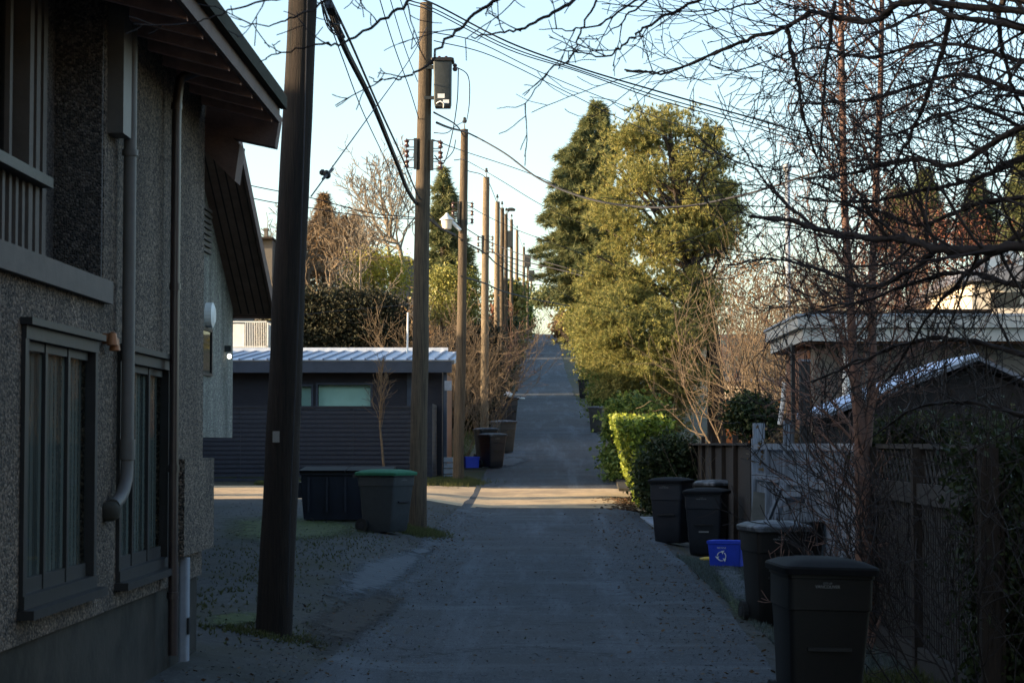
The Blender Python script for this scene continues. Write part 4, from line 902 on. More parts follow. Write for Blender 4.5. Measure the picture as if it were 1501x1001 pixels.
o = thing('wood_post', 'tall grey timber post rising above the weathered fence', 'post', (W(1180,600,27).x, 27.4, g0)); MB().box((W(1173,600,27.4).x,27.35,g0-.1), (W(1187,600,27.4).x,27.5,W(1180,530,27.4).z)).build('shaft', 'greywood', o); MB().box((W(1172,600,27.4).x,27.33,W(1180,530,27.4).z), (W(1188,600,27.4).x,27.52,W(1180,527,27.4).z)).build('cap', 'weather', o)
BF = thing('brown_board_fence', 'dark brown board fence behind the rear right bins', 'fence', (3.6, 42, 0)); g0 = Gf(3.5, 42)
mb = MB(); y = 33.6; rng = random.Random(2)
while y < 47.5: x = 3.45+(y-33.6)*.01; mb.box((x,y,g0), (x+.025,y+.14,g0+1.82+rng.uniform(-.02,.02))); y += .15
mb.build('boards', 'brownwood', BF)
for y in (36, 38.6, 41.2, 44, 47.4): x = 3.45+(y-33.6)*.01; MB().box((x-.08,y-.06,g0-.1), (x,y+.06,g0+1.98)).build('post', 'brownwood', BF)
MB().box((3.40,33.6,g0+1.80), (3.66,47.5,g0+1.84)).build('cap_rail', 'brownwood', BF)
o = MB().box((2.9,47.5,g0), (6,47.56,g0+1.7)); tag(o.build('cross_fence', 'brownwood'), 'brown fence section closing the yard behind the shrub', 'fence')

# right garage with pale fascia
RY = 37.6; g0 = Gf(5, RY)-.3
xa = W(1195,600,RY).x; ztop = W(1300,500,RY).z
RG = thing('pale_garage', 'flat-roofed pale stucco garage with wide white fascia on the right', 'garage', (9, RY+3, g0))
MB().box((xa,RY,g0), (15,RY+4.4,ztop+.1)).build('wall', 'stuccow', RG)
MB().box((xa-.02,RY+.6,g0), (xa-.001,RY+4.2,ztop)).build('cedar_panel', 'cedar', RG)
zA, zB, zC = W(1300,500,RY-.6).z, W(1300,481,RY-.6).z, W(1300,464,RY-.6).z; xe = W(1177,480,RY-.6).x
mb = MB(); mb.box((xe,RY-.6,zA), (15.5,RY+4.6,zB)); ro = mb.build('roof', 'fasciawhite', RG)
MB().box((xe-.10,RY-.68,zB+.005), (15.6,RY+4.7,zC)).build('roof_edge', 'fasciawhite', ro)
MB().box((xe+.05,RY-.5,zA-.03), (15.4,RY+4.5,zA-.004)).build('soffit', 'cedar', ro)
MB().box((xe-.13,RY-.70,zC+.003), (15.6,RY+4.7,zC+.05)).build('drip_edge', 'sheath', ro)
MB().cyl((W(1241,500,RY-.1).x,RY-.1,g0), (W(1241,500,RY-.1).x,RY-.1,zA), .09, .09, 12).build('downpipe', 'white', RG)
MB().tube([W(1150,560,RY+3), W(1148,590,RY+3), W(1143,622,RY+3)], .05, 8).build('side_downpipe', 'white', RG)
MB().box((W(1160,600,RY+1).x,RY+.9,g0), (W(1165,600,RY+1).x,RY+1.1,ztop)).build('support_post', 'frame', RG)
for a, b_, h in ((1185,1260,.22),(1310,1445,.25)):
    x0, x1 = W(a,450,RY+3).x, W(b_,450,RY+3).x
    tag(MB().box((x0,RY+2.6,zC+.05), (x1,RY+3.6,zC+.05+h)).box((x0-.05,RY+2.55,zC+.05+h), (x1+.05,RY+3.65,zC+.09+h)).build('planter_trough', 'brownwood'), ('shorter' if a < 1200 else 'longer')+' dark planter trough on the flat garage roof', 'planter')
# foreground shed
SY = 27.2; g0 = Gf(5, SY)-.2
SH = thing('garden_shed', 'dark gabled shed with frost along its roof edge behind the fence', 'shed', (6, SY+1.5, g0))
A_, B_, C_ = W(1212,606,SY), W(1432,523,SY), W(1560,580,SY)
MB().prism([(A_.x+.25,g0),(A_.x+.25,A_.z-.02),(B_.x,B_.z-.12),(C_.x-.2,C_.z-.05),(C_.x-.2,g0)], 'y', SY+.15, SY+3).build('wall', 'shedwall', SH)
MB().prism([(A_.x,A_.z-.05),(B_.x,B_.z-.05),(C_.x,C_.z-.05),(C_.x,C_.z),(B_.x,B_.z+.005),(A_.x,A_.z)], 'y', SY-.1, SY+3.2).build('roof', 'gravelroof', SH)
MB().prism([(A_.x,A_.z+.001),(B_.x,B_.z+.003),(B_.x,B_.z+.05),(A_.x,A_.z+.045)], 'y', SY-.12, SY+3.2).build('frosted_roof_edge', 'frost', SH)
mb = MB()
for i in range(9): x = A_.x+.5+i*.34; mb.box((x,SY+.13,g0+.4), (x+.02,SY+.149,A_.z-.1))
mb.build('battens', 'brownwood', SH)
# more distant right buildings
RH = thing('white_gabled_house', 'cream gabled house with grey roof beyond the pale garage', 'house', (16, 74, 1.5)); d = 70
x0, x1, x2 = W(1383,430,d).x, W(1472,372,d).x, W(1565,430,d).x; z0, z1 = W(1383,428,d).z, W(1472,372,d).z
MB().prism([(x0+.4,1),(x0+.4,z0),(x1,z1-.2),(x2-.4,z0),(x2-.4,1)], 'y', d, d+9).build('wall', 'cream', RH)
MB().prism([(x0,z0-.1),(x1,z1-.1),(x2,z0-.1),(x2,z0+.05),(x1,z1+.08),(x0,z0+.05)], 'y', d-.5, d+9.5).build('roof', 'gravelroof', RH)
mb = MB(); mb.beam((x0,d-.53,z0-.05), (x1,d-.53,z1-.05), .05, .3, (0,0,1)); mb.beam((x1,d-.53,z1-.05), (x2,d-.53,z0-.05), .05, .3); mb.build('barge_board', 'white', RH)
MB().box((x1-.3,d-.03,z1-1.9), (x1+.5,d+.02,z1-1.0)).build('window', 'dglass', RH)
CH = thing('cream_cottage', 'cream walled house catching sun between garage roof and red twigs', 'house', (12, 58, 1)); d = 56
xa_, xb_ = W(1425,450,d).x, W(1560,450,d).x
MB().box((xa_,d,.5), (xb_,d+6,W(1450,415,d).z)).build('wall', 'cream', CH); MB().prism([(xa_-.4,W(1,415,d).z),(xb_+.4,W(1,415,d).z),(xb_,W(1,392,d).z),(xa_+.8,W(1,392,d).z)], 'y', d-.4, d+6.4).build('roof', 'gravelroof', CH)
MB().box((xa_+.5,d-.03,W(1,452,d).z), (xa_+1.3,d+.02,W(1,430,d).z)).build('window', 'dglass', CH)
SHH = thing('sided_house', 'low beige sided house glimpsed behind the pine trunk', 'house', (9, 73, 1)); d = 72
xa_, xb_ = W(1062,590,d).x, W(1185,590,d).x
mb = MB(); z = 0.2
while z < W(1,560,d).z: mb.prism([(d,z),(d-.03,z),(d-.01,z+.14),(d,z+.14)], 'x', xa_, xb_); z += .14
mb.box((xa_,d+.001,.2), (xb_,d+4,W(1,560,d).z)); mb.build('wall', 'cream', SHH)
MB().box((xa_-.3,d-.5,W(1,560,d).z), (xb_+.3,d+4.4,W(1,552,d).z)).build('roof', 'gravelroof', SHH)
MB().box((xa_,d-.06,.2), (xb_,d-.032,W(1,586,d).z)).build('cedar_skirt', 'cedar', SHH)
# distant left buildings
BH = thing('balcony_house', 'pale house with white railed balcony behind the charcoal garage', 'house', (-15, 84, 2)); d = 80
za, zb, zc = W(1,512,d).z, W(1,508,d).z, W(1,471,d).z; x0, x1 = W(320,490,d).x, W(393,490,d).x
MB().box((-24,d+1.6,1.5), (x0,d+10,8.5)).build('wall', 'stuccow', BH)
MB().box((x0-2,d,za-.15), (x1,d+2.4,za)).build('balcony_slab', 'white', BH)
mb = MB(); mb.box((x0,d,zc-.05), (x1,d+.05,zc)); mb.box((x1-.05,d+.05,zc-.05), (x1,d+2.4,zc)); mb.box((x1-.06,d,za), (x1,d+.06,zc)); mb.box((x0,d,za+.08), (x1,d+.04,za+.12))
for i in range(12): mb.box((W(360+i*2.6,490,d).x-.012,d+.01,za), (W(360+i*2.6,490,d).x+.012,d+.035,zc))
for i in range(12): mb.box((x1-.035,d+.15+i*.2,za), (x1-.01,d+.175+i*.2,zc))
mb.build('balcony_railing', 'white', BH)
MB().box((x0,d+.06,za), (W(358,490,d).x,d+.09,zc-.1)).build('privacy_panel', 'white', BH); MB().box((x1-.08,d+.3,za), (x1-.06,d+2.2,zc-.1)).build('side_panel', 'white', BH)
HH = thing('hillside_house', 'low grey house on the left hill above yellow shrubs', 'house', (-14,140,6)); d = 140
MB().box((W(492,390,d).x,d,5), (W(552,390,d).x,d+8,W(1,372,d).z)).build('wall', 'gravelroof', HH); MB().prism([(W(488,390,d).x,W(1,374,d).z),(W(556,390,d).x,W(1,374,d).z),(W(540,390,d).x,W(1,362,d).z),(W(500,390,d).x,W(1,362,d).z)], 'y', d-.5, d+8.5).build('roof', 'stuccow', HH)
for i in range(3): MB().box((W(500+i*17,380,d).x,d-.03,W(1,388,d).z), (W(510+i*17,380,d).x,d+.02,W(1,378,d).z)).build('window', 'dglass', HH)
HB = thing('hillside_bungalow', 'small brown-roofed house on the left hill near the skyline', 'house', (-8,150,6)); d = 150
MB().box((W(572,390,d).x,d,6), (W(606,390,d).x,d+8,W(1,384,d).z)).build('wall', 'stuccow', HB); MB().prism([(W(566,390,d).x,W(1,384,d).z),(W(610,390,d).x,W(1,384,d).z),(W(600,390,d).x,W(1,377,d).z),(W(575,390,d).x,W(1,377,d).z)], 'y', d-.5, d+8.5).build('roof', 'shingle', HB)
CM = thing('chimney_house', 'house with a small square chimney showing at the far left', 'house', (-16.5,110,4)); d = 110
MB().box((-26,d,3), (W(399,390,d).x,d+8,W(1,352,d).z)).build('wall', 'stuccow', CM); MB().prism([(-26.5,W(1,352,d).z),(W(401,350,d).x,W(1,352,d).z),(W(401,350,d).x,W(1,349,d).z),(-26.5,W(1,346,d).z)], 'y', d-.5, d+8.5).build('roof', 'brownwood', CM)
MB().box((W(387,350,d).x,d,W(1,352,d).z), (W(392,350,d).x,d+.4,W(1,338,d).z)).box((W(386,350,d).x,d-.05,W(1,338,d).z), (W(393,350,d).x,d+.45,W(1,335,d).z)).build('chimney', 'stuccow', CM)

# ------------------------------------------------------------------ evergreen trees
def conifer(name, label, rows, d, trunk_px, m, seed, levels, per, L, wd, k, base_py=None, layered=True, droop=.25, gap=0):
    rng = np.random.default_rng(seed); bx = W(trunk_px, 500, d).x; gb_ = Gf(bx, d); t = thing(name, label, 'tree', (bx, d, gb_))
    rr = sorted([(W(1,y,d).z, W(a,y,d).x, W(b,y,d).x) for y,a,b in rows]); z = [r[0] for r in rr]; top = z[-1]
    MB().tube([(bx,d,gb_-.3),(bx,d,gb_+(top-gb_)*.5),((rr[-1][1]+rr[-1][2])/2,d,top)], [.28,.18,.03], 10).build('trunk', 'bark', t)
    P = []; D = []; bmb = MB()
    for i in range(levels):
        zz = z[0]+(top-z[0])*((i+rng.random())/levels); xl = np.interp(zz, z, [r[1] for r in rr]); xr_ = np.interp(zz, z, [r[2] for r in rr]); 
        nb = 5
        for j in range(nb):
            a = rng.random()*2*math.pi; ex = xr_ if math.cos(a) > 0 else xl; Rx = abs(ex-bx)*1.0; Ry = (xr_-xl)/2
            rad = math.hypot(Rx*math.cos(a), Ry*math.sin(a))*(.55+.62*rng.random()**1.3); dirv = np.array((math.cos(a)*Rx, math.sin(a)*Ry, 0)); dirv = dirv/(np.linalg.norm(dirv)+1e-6)
            n = max(3, int(per*rad)); u = .25+.75*rng.random(n)**.7
            q = np.array((bx,d,zz))+dirv*(u*rad)[:,None]+np.stack([np.zeros(n),np.zeros(n),-droop*rad*u**1.5+.12*rad*np.clip(u-.75,0,1)*2],1)
            side = np.cross(dirv,(0,0,1.)); q += side*(rng.normal(size=n)*.16*(1.1-u)*max(rad,.6))[:,None]+np.array((0,0,1.))*(rng.normal(size=n)*.05)[:,None]
            P.append(q); D.append(np.tile(dirv*.9+np.array((0,0,-.35)), (n,1)))
            if j < 2: bmb.tube([(bx,d,zz), tuple(np.array((bx,d,zz))+dirv*rad*.9+np.array((0,0,-droop*rad*.8)))], [.035,.012], 4, cap=False)
    bmb.build('branches', 'bark', t)
    V, F = tufts(np.concatenate(P), np.concatenate(D), k, L, wd, rng, 1.1); np_mesh('foliage', V, F, m, t); return t
conifer('spruce_tree', 'tall dark spruce with drooping tips behind the big pine', [(150,872,884),(175,856,900),(215,822,912),(255,802,905),(300,786,915),(345,788,920),(385,796,915),(420,808,915),(440,822,900)], 108, 872, 'spruce', 5, 100, 22, .40, .028, 9, droop=.30)
conifer('spruce_tree', 'narrow evergreen left of the lamp pole', [(247,645,652),(275,636,664),(310,632,672),(345,626,684),(380,622,700),(410,622,702)], 92, 650, 'spruce', 6, 46, 20, .36, .026, 8, droop=.45)
conifer('fir_tree', 'brownish fir with pointed top on the left hill', [(285,470,476),(310,462,486),(335,452,500),(370,440,515),(400,430,520)], 150, 474, 'brownleaf', 7, 60, 9, .55, .04, 7)
conifer('fir_tree', 'second brownish fir right of the pointed one', [(318,503,508),(340,496,520),(370,490,535),(400,480,545)], 155, 507, 'brownleaf', 8, 45, 9, .55, .04, 7)
conifer('fir_tree', 'small brownish fir nearest the bare hill tree', [(315,519,523),(340,512,532),(370,506,540),(398,500,548)], 158, 521, 'brownleaf', 9, 45, 9, .55, .04, 7)
conifer('spruce_tree', 'dark evergreen spire behind the red-twigged trees', [(252,1354,1360),(275,1344,1370),(310,1328,1384),(350,1318,1395)], 105, 1357, 'spruce', 10, 50, 11, .5, .035, 7)
conifer('spruce_tree', 'low dark evergreen left of the spire on the right skyline', [(278,1312,1322),(300,1296,1338),(330,1286,1350),(360,1280,1352)], 110, 1317, 'spruce', 11, 45, 11, .5, .035, 7)
conifer('spruce_tree', 'dark evergreen near the right border above the roofs', [(262,1428,1438),(290,1416,1452),(330,1405,1465),(360,1400,1470)], 112, 1432, 'spruce', 12, 50, 11, .5, .035, 7)
conifer('spruce_tree', 'evergreen behind twigs at the right frame edge', [(190,1500,1512),(230,1488,1530),(300,1470,1550),(360,1460,1560)], 100, 1506, 'spruce', 13, 60, 9, .5, .035, 7)
# the big pine
PD = 66.0; px_ = W(1050,560,PD).x; gb_ = Gf(px_,PD)
PN = thing('pine_tree', 'large golden-green pine on the right overhanging the alley', 'tree', (px_,PD,gb_))
mb = MB(); mb.tube(catmull([(px_,PD,gb_-.4), W(1050,600,PD), W(1047,520,PD), W(1035,440,PD), W(1005,340,PD), W(985,240,PD), W(982,180,PD)], 5), np.linspace(.34,.05,31), 14); mb.build('trunk', 'bark', PN, True)
rows_p = [(164,955,1010),(180,928,1040),(205,905,1058),(240,888,1072),(280,876,1080),(320,868,1078),(360,862,1070),(400,858,1066),(440,854,1060),(470,850,1040),(500,858,1030),(530,868,1010)]
rows_q = [(440,846,1010),(470,842,1020),(500,852,1035),(530,864,1030),(560,880,1024),(590,905,1018),(612,925,1012),(626,950,1000)]
mb = MB(); rng = np.random.default_rng(21); f = rows_sampler(rows_p, PD, .8, .35); C, cen = f(110, rng)
for c, e in zip(C, cen):
    s = np.array(W(1000,400,PD)); zz = max(gb_+3, c[2]-1.2-rng.random()*1.0); fr = np.clip((650-(zz-EYE)*FPX/PD-164)/440, 0, 1); sx = W(985+55*fr, 400, PD).x
    mid = (np.array((sx,PD,zz))+c)/2+np.array((0,0,-.2)); mb.tube([(sx,PD,zz), mid, c], [.07,.045,.015], 5, cap=False)
mb.build('branches', 'bark', PN)
crown('foliage', rows_p, PD, 'pine', PN, 1700, 11, .18, .1, 22, kind='tuft', depth=.75, bias=.36, L=.17, wd=.010, k=17, lobes=(210,.58))
crown('lower_foliage', rows_q, PD-1.5, 'pine', PN, 850, 11, .17, .1, 23, kind='tuft', depth=.8, bias=.4, L=.16, wd=.010, k=17, lobes=(130,.5))

# shrubs, hedges and leafy bushes: (name, label, cat, rows, d, material, clumps, per, sigma, size)
def bush(name, label, cat, rows, d, m, nc, per, sg, size, seed, depth=.8, bias=.4, twig=None, flat=None, group=None, base_x=None):
    x = W((rows[-1][1]+rows[-1][2])/2, 500, d).x if base_x is None else base_x; t = thing(name, label, cat, (x,d,Gf(x,d)), group)
    crown('foliage', rows, d, m, t, nc, per, sg, size, seed, depth=depth, bias=bias, flat=flat)
    mb = MB(); rng = np.random.default_rng(seed+900); f = rows_sampler(rows, d, depth, .5); C, _c = f(26, rng); g_ = Gf(x, d)
    for c in C: b0 = np.array((x+(c[0]-x)*.3, d+(c[1]-d)*.3, g_)); mb.tube([b0, (b0+c)/2+rng.normal(size=3)*.1, c], [.03,.02,.008], 4, cap=False)
    mb.build('stems', 'bark', t); return t
# the sunlit hedge, overhanging outward at the top
HG = thing('clipped_hedge', 'clipped leafy hedge with its alley side lit bright yellow-green', 'hedge', (3.0, 52, Gf(3,52)))
rng = np.random.default_rng(31); n = 15000
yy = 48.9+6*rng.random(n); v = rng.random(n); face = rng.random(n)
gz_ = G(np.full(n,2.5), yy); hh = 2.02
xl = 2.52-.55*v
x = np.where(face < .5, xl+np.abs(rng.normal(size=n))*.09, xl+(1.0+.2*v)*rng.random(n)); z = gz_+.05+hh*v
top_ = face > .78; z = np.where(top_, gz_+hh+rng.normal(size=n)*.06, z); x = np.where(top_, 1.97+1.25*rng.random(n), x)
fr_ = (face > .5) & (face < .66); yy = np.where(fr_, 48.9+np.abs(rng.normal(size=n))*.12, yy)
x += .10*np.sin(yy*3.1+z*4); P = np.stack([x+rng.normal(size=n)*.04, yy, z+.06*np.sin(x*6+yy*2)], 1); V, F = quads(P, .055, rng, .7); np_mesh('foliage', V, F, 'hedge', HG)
mb = MB()
for i in range(60):
    y_ = 48.9+6*rng.random(); x_ = 2.0+1.1*rng.random(); z_ = Gf(2.5,y_)+1.95; mb.tube([(x_,y_,z_), (x_+rng.normal()*.08,y_+rng.normal()*.08,z_+.12+.22*rng.random())], [.006,.003], 3, cap=False)
mb.build('stray_shoots', 'barktan', HG)
mb = MB(); mb.prism([(2.75,Gf(2.5,52)),(2.30,Gf(2.5,52)+1.85),(3.1,Gf(2.5,52)+1.85),(3.1,Gf(2.5,52))], 'y', 49.2, 54.6); mb.build('woody_core', 'darkleaf', HG)
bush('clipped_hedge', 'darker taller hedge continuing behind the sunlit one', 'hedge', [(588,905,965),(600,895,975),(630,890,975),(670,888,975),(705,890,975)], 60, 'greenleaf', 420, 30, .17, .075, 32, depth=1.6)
bush('round_shrub', 'dense dark shrub in front of the hedge behind the rear bins', 'shrub', [(636,975,1000),(650,955,1015),(680,935,1020),(715,932,1020),(745,945,1015)], 46.8, 'darkleaf', 260, 30, .14, .05, 33)
bush('round_shrub', 'dark rounded shrub behind the brown fence near the pine trunk', 'shrub', [(583,1085,1125),(595,1068,1140),(615,1064,1142),(635,1066,1140)], 50, 'darkleaf', 160, 30, .14, .055, 34)
bush('evergreen_shrub', 'dark green shrub leaning over the road under the pine', 'shrub', [(500,852,880),(520,858,885),(560,866,900),(600,874,910),(625,880,905)], 92, 'greenleaf', 420, 34, .24, .06, 35)
bush('evergreen_shrub', 'yellow-green shrub at the road edge below the pine boughs', 'shrub', [(430,824,860),(450,830,870),(490,838,880),(530,852,885),(560,862,890)], 128, 'greenyellow', 420, 30, .3, .085, 36)
bush('evergreen_shrub', 'small tan shrub beside the sky gap at the crest', 'shrub', [(462,822,832),(475,820,836),(492,818,838)], 215, 'brownleaf', 120, 20, .4, .22, 37)
bush('cedar_hedge', 'tall dark green hedge left of the sky gap at the crest', 'hedge', [(420,762,770),(440,750,776),(470,746,776),(492,744,774)], 205, 'greenleaf', 380, 30, .4, .13, 38)
bush('cedar_hedge', 'olive hedge below the far poles on the left', 'hedge', [(415,740,758),(440,734,762),(480,730,760),(520,728,752)], 150, 'cedarleaf', 220, 22, .4, .18, 39)
bush('treetop', 'dark boughs arching across the alley above the sky gap', 'tree', [(422,795,850),(432,780,850),(442,778,840),(448,790,830)], 190, 'spruce', 150, 30, .3, .13, 40, depth=.35, base_x=5.5)
bush('bramble_bush', 'reddish bramble bush beside the far left poles', 'shrub', [(440,722,742),(455,718,748),(480,715,750),(510,716,748),(530,720,750)], 125, 'redleaf', 90, 14, .3, .10, 41)
bush('yellow_shrub', 'bright yellow-green shrub on the left hill', 'shrub', [(370,515,560),(385,508,595),(405,505,600),(425,510,598)], 115, 'yellowleaf', 260, 26, .4, .075, 42)
bush('laurel_bush', 'glossy yellow-green bush behind the lamp pole', 'shrub', [(395,640,685),(410,632,700),(440,628,702),(470,630,700)], 84, 'greenyellow', 340, 34, .22, .055, 43)
bush('dark_hedge', 'evergreen hedge behind the garage roof, shade painted into its leaves', 'hedge', [(430,400,560),(450,395,590),(480,390,600),(505,390,600)], 82, 'shadeleaf', 1100, 34, .28, .06, 44, depth=.35)
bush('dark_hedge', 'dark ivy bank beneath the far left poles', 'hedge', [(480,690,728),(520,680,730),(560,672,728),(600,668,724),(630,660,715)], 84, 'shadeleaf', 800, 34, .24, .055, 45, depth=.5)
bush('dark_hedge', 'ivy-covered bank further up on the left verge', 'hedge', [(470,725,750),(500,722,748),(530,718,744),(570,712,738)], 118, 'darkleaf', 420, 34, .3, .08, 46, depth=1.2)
bush('ivy_mass', 'dark ivy and bramble mass against the right border', 'shrub', [(640,1400,1560),(700,1400,1580),(800,1415,1600),(900,1425,1620),(1000,1420,1620)], 15.8, 'darkleaf', 420, 24, .10, .03, 47, depth=.6)
bush('brown_hedge', 'brown leafless hedge behind the weathered fence', 'hedge', [(640,1130,1240),(655,1125,1245),(680,1125,1245)], 31, 'brownleaf', 220, 22, .10, .035, 48, depth=.35)
bush('ivy_mass', 'ivy climbing over the near fence top below the shed', 'shrub', [(618,1290,1500),(640,1270,1520),(670,1262,1520),(700,1280,1520)], 22.0, 'darkleaf', 420, 24, .10, .032, 49, depth=.18)

# ------------------------------------------------------------------ bare trees and twiggy shrubs
def twiggy(name, label, cat, bx_px, base_py, d, n, h, m, seed, spread=.5, r=.03, lvl=2, kids=(6,5), group=None, base_w=.4, ratio=.42, minr=.006, wander=.25, up=.25):
    x = W(bx_px, base_py, d).x; g_ = Gf(x, d); zb_ = W(1, base_py, d).z; t = thing(name, label, cat, (x,d,g_), group); rng = np.random.default_rng(seed); mb = MB()
    for i in range(n):
        a = rng.random()*6.28; s = rng.random()**.5; p = (x+math.cos(a)*base_w*s, d+math.sin(a)*base_w*s, g_)
        grow(mb, p, (math.cos(a)*spread*s+rng.normal()*.1, math.sin(a)*spread*s, 1), h*(.65+.45*rng.random()), r*(.6+.6*rng.random()), lvl, rng, wander, up, kids=kids, ratio=ratio, minr=minr, start=.25)
    mb.build('branches', m, t); return t
def bare(name, label, d, trunk, r, m, seed, nb=22, L=2.4, kids=(6,5,4), lvl=3, minr=.008, start=.3, spread=(35,65)):
    P = [W(px,py,d) for px,py in trunk]; b = P[-1]; g_ = Gf(b.x, d); P[-1] = Vector((b.x,d,g_-.3)); t = thing(name, label, 'tree', (b.x,d,g_)); Q = catmull(P[::-1], 5)
    rad = np.linspace(r, r*.2, len(Q)); MB().tube(Q, rad, 9).build('trunk', m, t, True); rng = np.random.default_rng(seed); mb = MB()
    for i in range(nb):
        u = start+(1-start)*(i+rng.random())/nb; k = min(len(Q)-2, int(u*(len(Q)-1))); dv = unit(np.array(Q[k+1]-Q[k])); a = R(rng.uniform(*spread)); s = unit(np.cross(dv, rng.normal(size=3)))
        grow(mb, Q[k], dv*math.cos(a)+s*math.sin(a), L*(.6+.7*rng.random())*(1.25-.8*u), rad[k]*.55, lvl-1, rng, .3, .2, kids=kids, minr=minr)
    mb.build('branches', m, t); return t
# left hill
bare('bare_tree', 'tall leafless tree on the left hill near the transformer pole', 120, [(556,250),(560,300),(572,345),(590,385),(604,470)], .16, 'barkpale', 51, 26, 4.2, minr=.018)
bare('bare_tree', 'leafless tree leaning left on the hill skyline', 122, [(532,275),(545,315),(562,350),(572,390),(580,470)], .13, 'barkpale', 52, 20, 3.6, minr=.018)
bare('bare_tree', 'bare brown tree in front of the brownish firs', 112, [(440,330),(448,370),(452,410),(455,480)], .13, 'barktan', 53, 24, 3.4, minr=.018)
bare('bare_tree', 'bare brown tree centred on the left hillside', 108, [(492,345),(488,385),(484,420),(480,480)], .12, 'barktan', 54, 24, 3.2, minr=.018)
bare('bare_tree', 'pale slender birch standing among the hillside shrubs', 105, [(530,355),(528,400),(527,480)], .09, 'barkpale', 55, 18, 2.6, minr=.016)
for i, (bx, by, d, n, h, m, lab) in enumerate((
    (425,480,104,16,5.6,'barktan','brown thicket at the left end of the hillside'), (470,480,100,16,4.4,'barktan','brown thicket below the firs'), (520,480,98,14,3.8,'barkred','reddish thicket left of the yellow shrub'),
    (560,480,96,16,3.6,'barkred','reddish thicket under the yellow shrub'), (595,500,84,18,3.8,'barktan','tan thicket just left of the transformer pole'), (640,520,80,20,4.4,'barktan','tan twiggy shrub behind the lamp pole'),
    (692,540,82,22,4.6,'barktan','tan twiggy shrub between lamp pole and pale pole'), (698,560,98,20,4.2,'barkred','red-brown twiggy shrub behind the pale pole'), (712,560,120,18,4.0,'barktan','twiggy shrub under the far poles'),
    (655,560,70,12,3.0,'barktan','leafless bramble beside the garage corner'), (716,520,150,16,4.4,'barktan','faint twiggy shrub near the crest on the left'))):
    twiggy('twiggy_shrub', lab, 'shrub', bx, by, d, int(n*1.3), h, m, 60+i, .5, .022, 2, (9,6), base_w=1.3, minr=.008 if d > 90 else .006)
crown_d = [(380,400,470),(410,395,520),(440,395,560),(460,400,600)]
bush('brown_shrub', 'brown leafy bank covering the left hillside', 'shrub', crown_d, 118, 'brownleaf', 420, 16, .5, .10, 75, depth=.4)
bush('brown_shrub', 'brown bank behind the lamp and pale poles', 'shrub', [(420,640,705),(450,590,718),(490,570,722),(520,590,718)], 96, 'brownleaf', 380, 14, .35, .07, 76, depth=.5)
# right mid distance
for i, (bx, d, n, h, m, lab) in enumerate((
    (1100,58,4,5.6,'barktan','tall tan leafless shrub beside the pine trunk'), (1115,56,9,6.0,'barktan','golden leafless shrub left of the grey mast'), (1150,54,10,5.8,'barktan','leafless shrub behind the grey mast'),
    (1195,52,12,5.6,'barktan','leafless shrub right of the grey mast'), (1100,72,10,8.6,'barkred','reddish leafless tree right of the pine crown'), (1250,62,12,6.2,'barkred','red-brown leafless shrub above the garage roof'),
    (1310,66,12,7.0,'barkred','red-brown leafless tree above the garage roof centre'), (1370,68,12,7.2,'barkred','red-brown leafless tree before the grey roof'), (1430,66,10,6.6,'barkred','red-brown leafless tree before the cream gable'), (1490,64,9,6.6,'barkred','red-brown leafless tree at the right border'))):
    twiggy('twiggy_tree', lab, 'tree', bx, 500, d, n, h, m, 80+i, .42, .03, 2, (11,7), base_w=.9, ratio=.4, minr=.0065)
bush('red_tree', 'red-leaved tree mass above the garage roof on the right', 'tree', [(305,1330,1400),(330,1290,1450),(370,1250,1480),(420,1220,1490),(455,1200,1490)], 92, 'redleaf', 420, 12, .5, .09, 95, depth=.5)
bush('brown_shrub', 'tan thicket behind the grey mast', 'shrub', [(380,1060,1120),(410,1040,1190),(450,1045,1240),(500,1060,1240)], 78, 'brownleaf', 300, 12, .35, .06, 96, depth=.6)

# the twin-stemmed tree by the weathered fence
d = 20.6; tb = W(1266,850,d); g_ = Gf(tb.x,d)
TW = thing('twin_stemmed_tree', 'bare tree with two straight reddish stems beside the weathered fence', 'tree', (tb.x,d,g_))
S1 = catmull([(tb.x,d,g_-.2), W(1268,760,d), W(1262,640,d), W(1252,540,d), W(1246,430,d), W(1238,300,d), W(1235,150,d), W(1233,0,d), W(1232,-180,d)], 6)
S2 = catmull([W(1266,700,d), W(1272,640,d), W(1279,540,d), W(1278,430,d), W(1283,300,d), W(1290,150,d), W(1293,0,d), W(1296,-200,d)], 6)
mb = MB(); mb.tube(S1, np.concatenate([np.linspace(.12,.05,18), np.linspace(.048,.022,len(S1)-18)]), 9); mb.tube(S2, np.linspace(.055,.02,len(S2)), 9); mb.build('trunk', 'barkred', TW, True)
mb = MB(); rng = np.random.default_rng(101)
for S in (S1, S2):
    for i in range(40):
        u = .22+.76*(i+rng.random())/40; k = min(len(S)-2, int(u*(len(S)-1))); a = rng.random()*6.28; el = rng.uniform(.3,1.1)
        grow(mb, S[k], (math.cos(a), math.sin(a)*.8, el), rng.uniform(.7,1.7)*(1.2-.5*u), .013, 2, rng, .25, .25, kids=(7,4), ratio=.42, minr=.0035)
for i in range(14):
    u = .05+.2*rng.random(); k = int(u*(len(S1)-1)); a = rng.uniform(1.2,5.2); grow(mb, S1[k], (-abs(math.cos(a)), math.sin(a), .7), rng.uniform(.8,1.6), .014, 2, rng, .3, .2, kids=(5,4), ratio=.4, minr=.004)
mb.build('branches', 'barkred', TW)

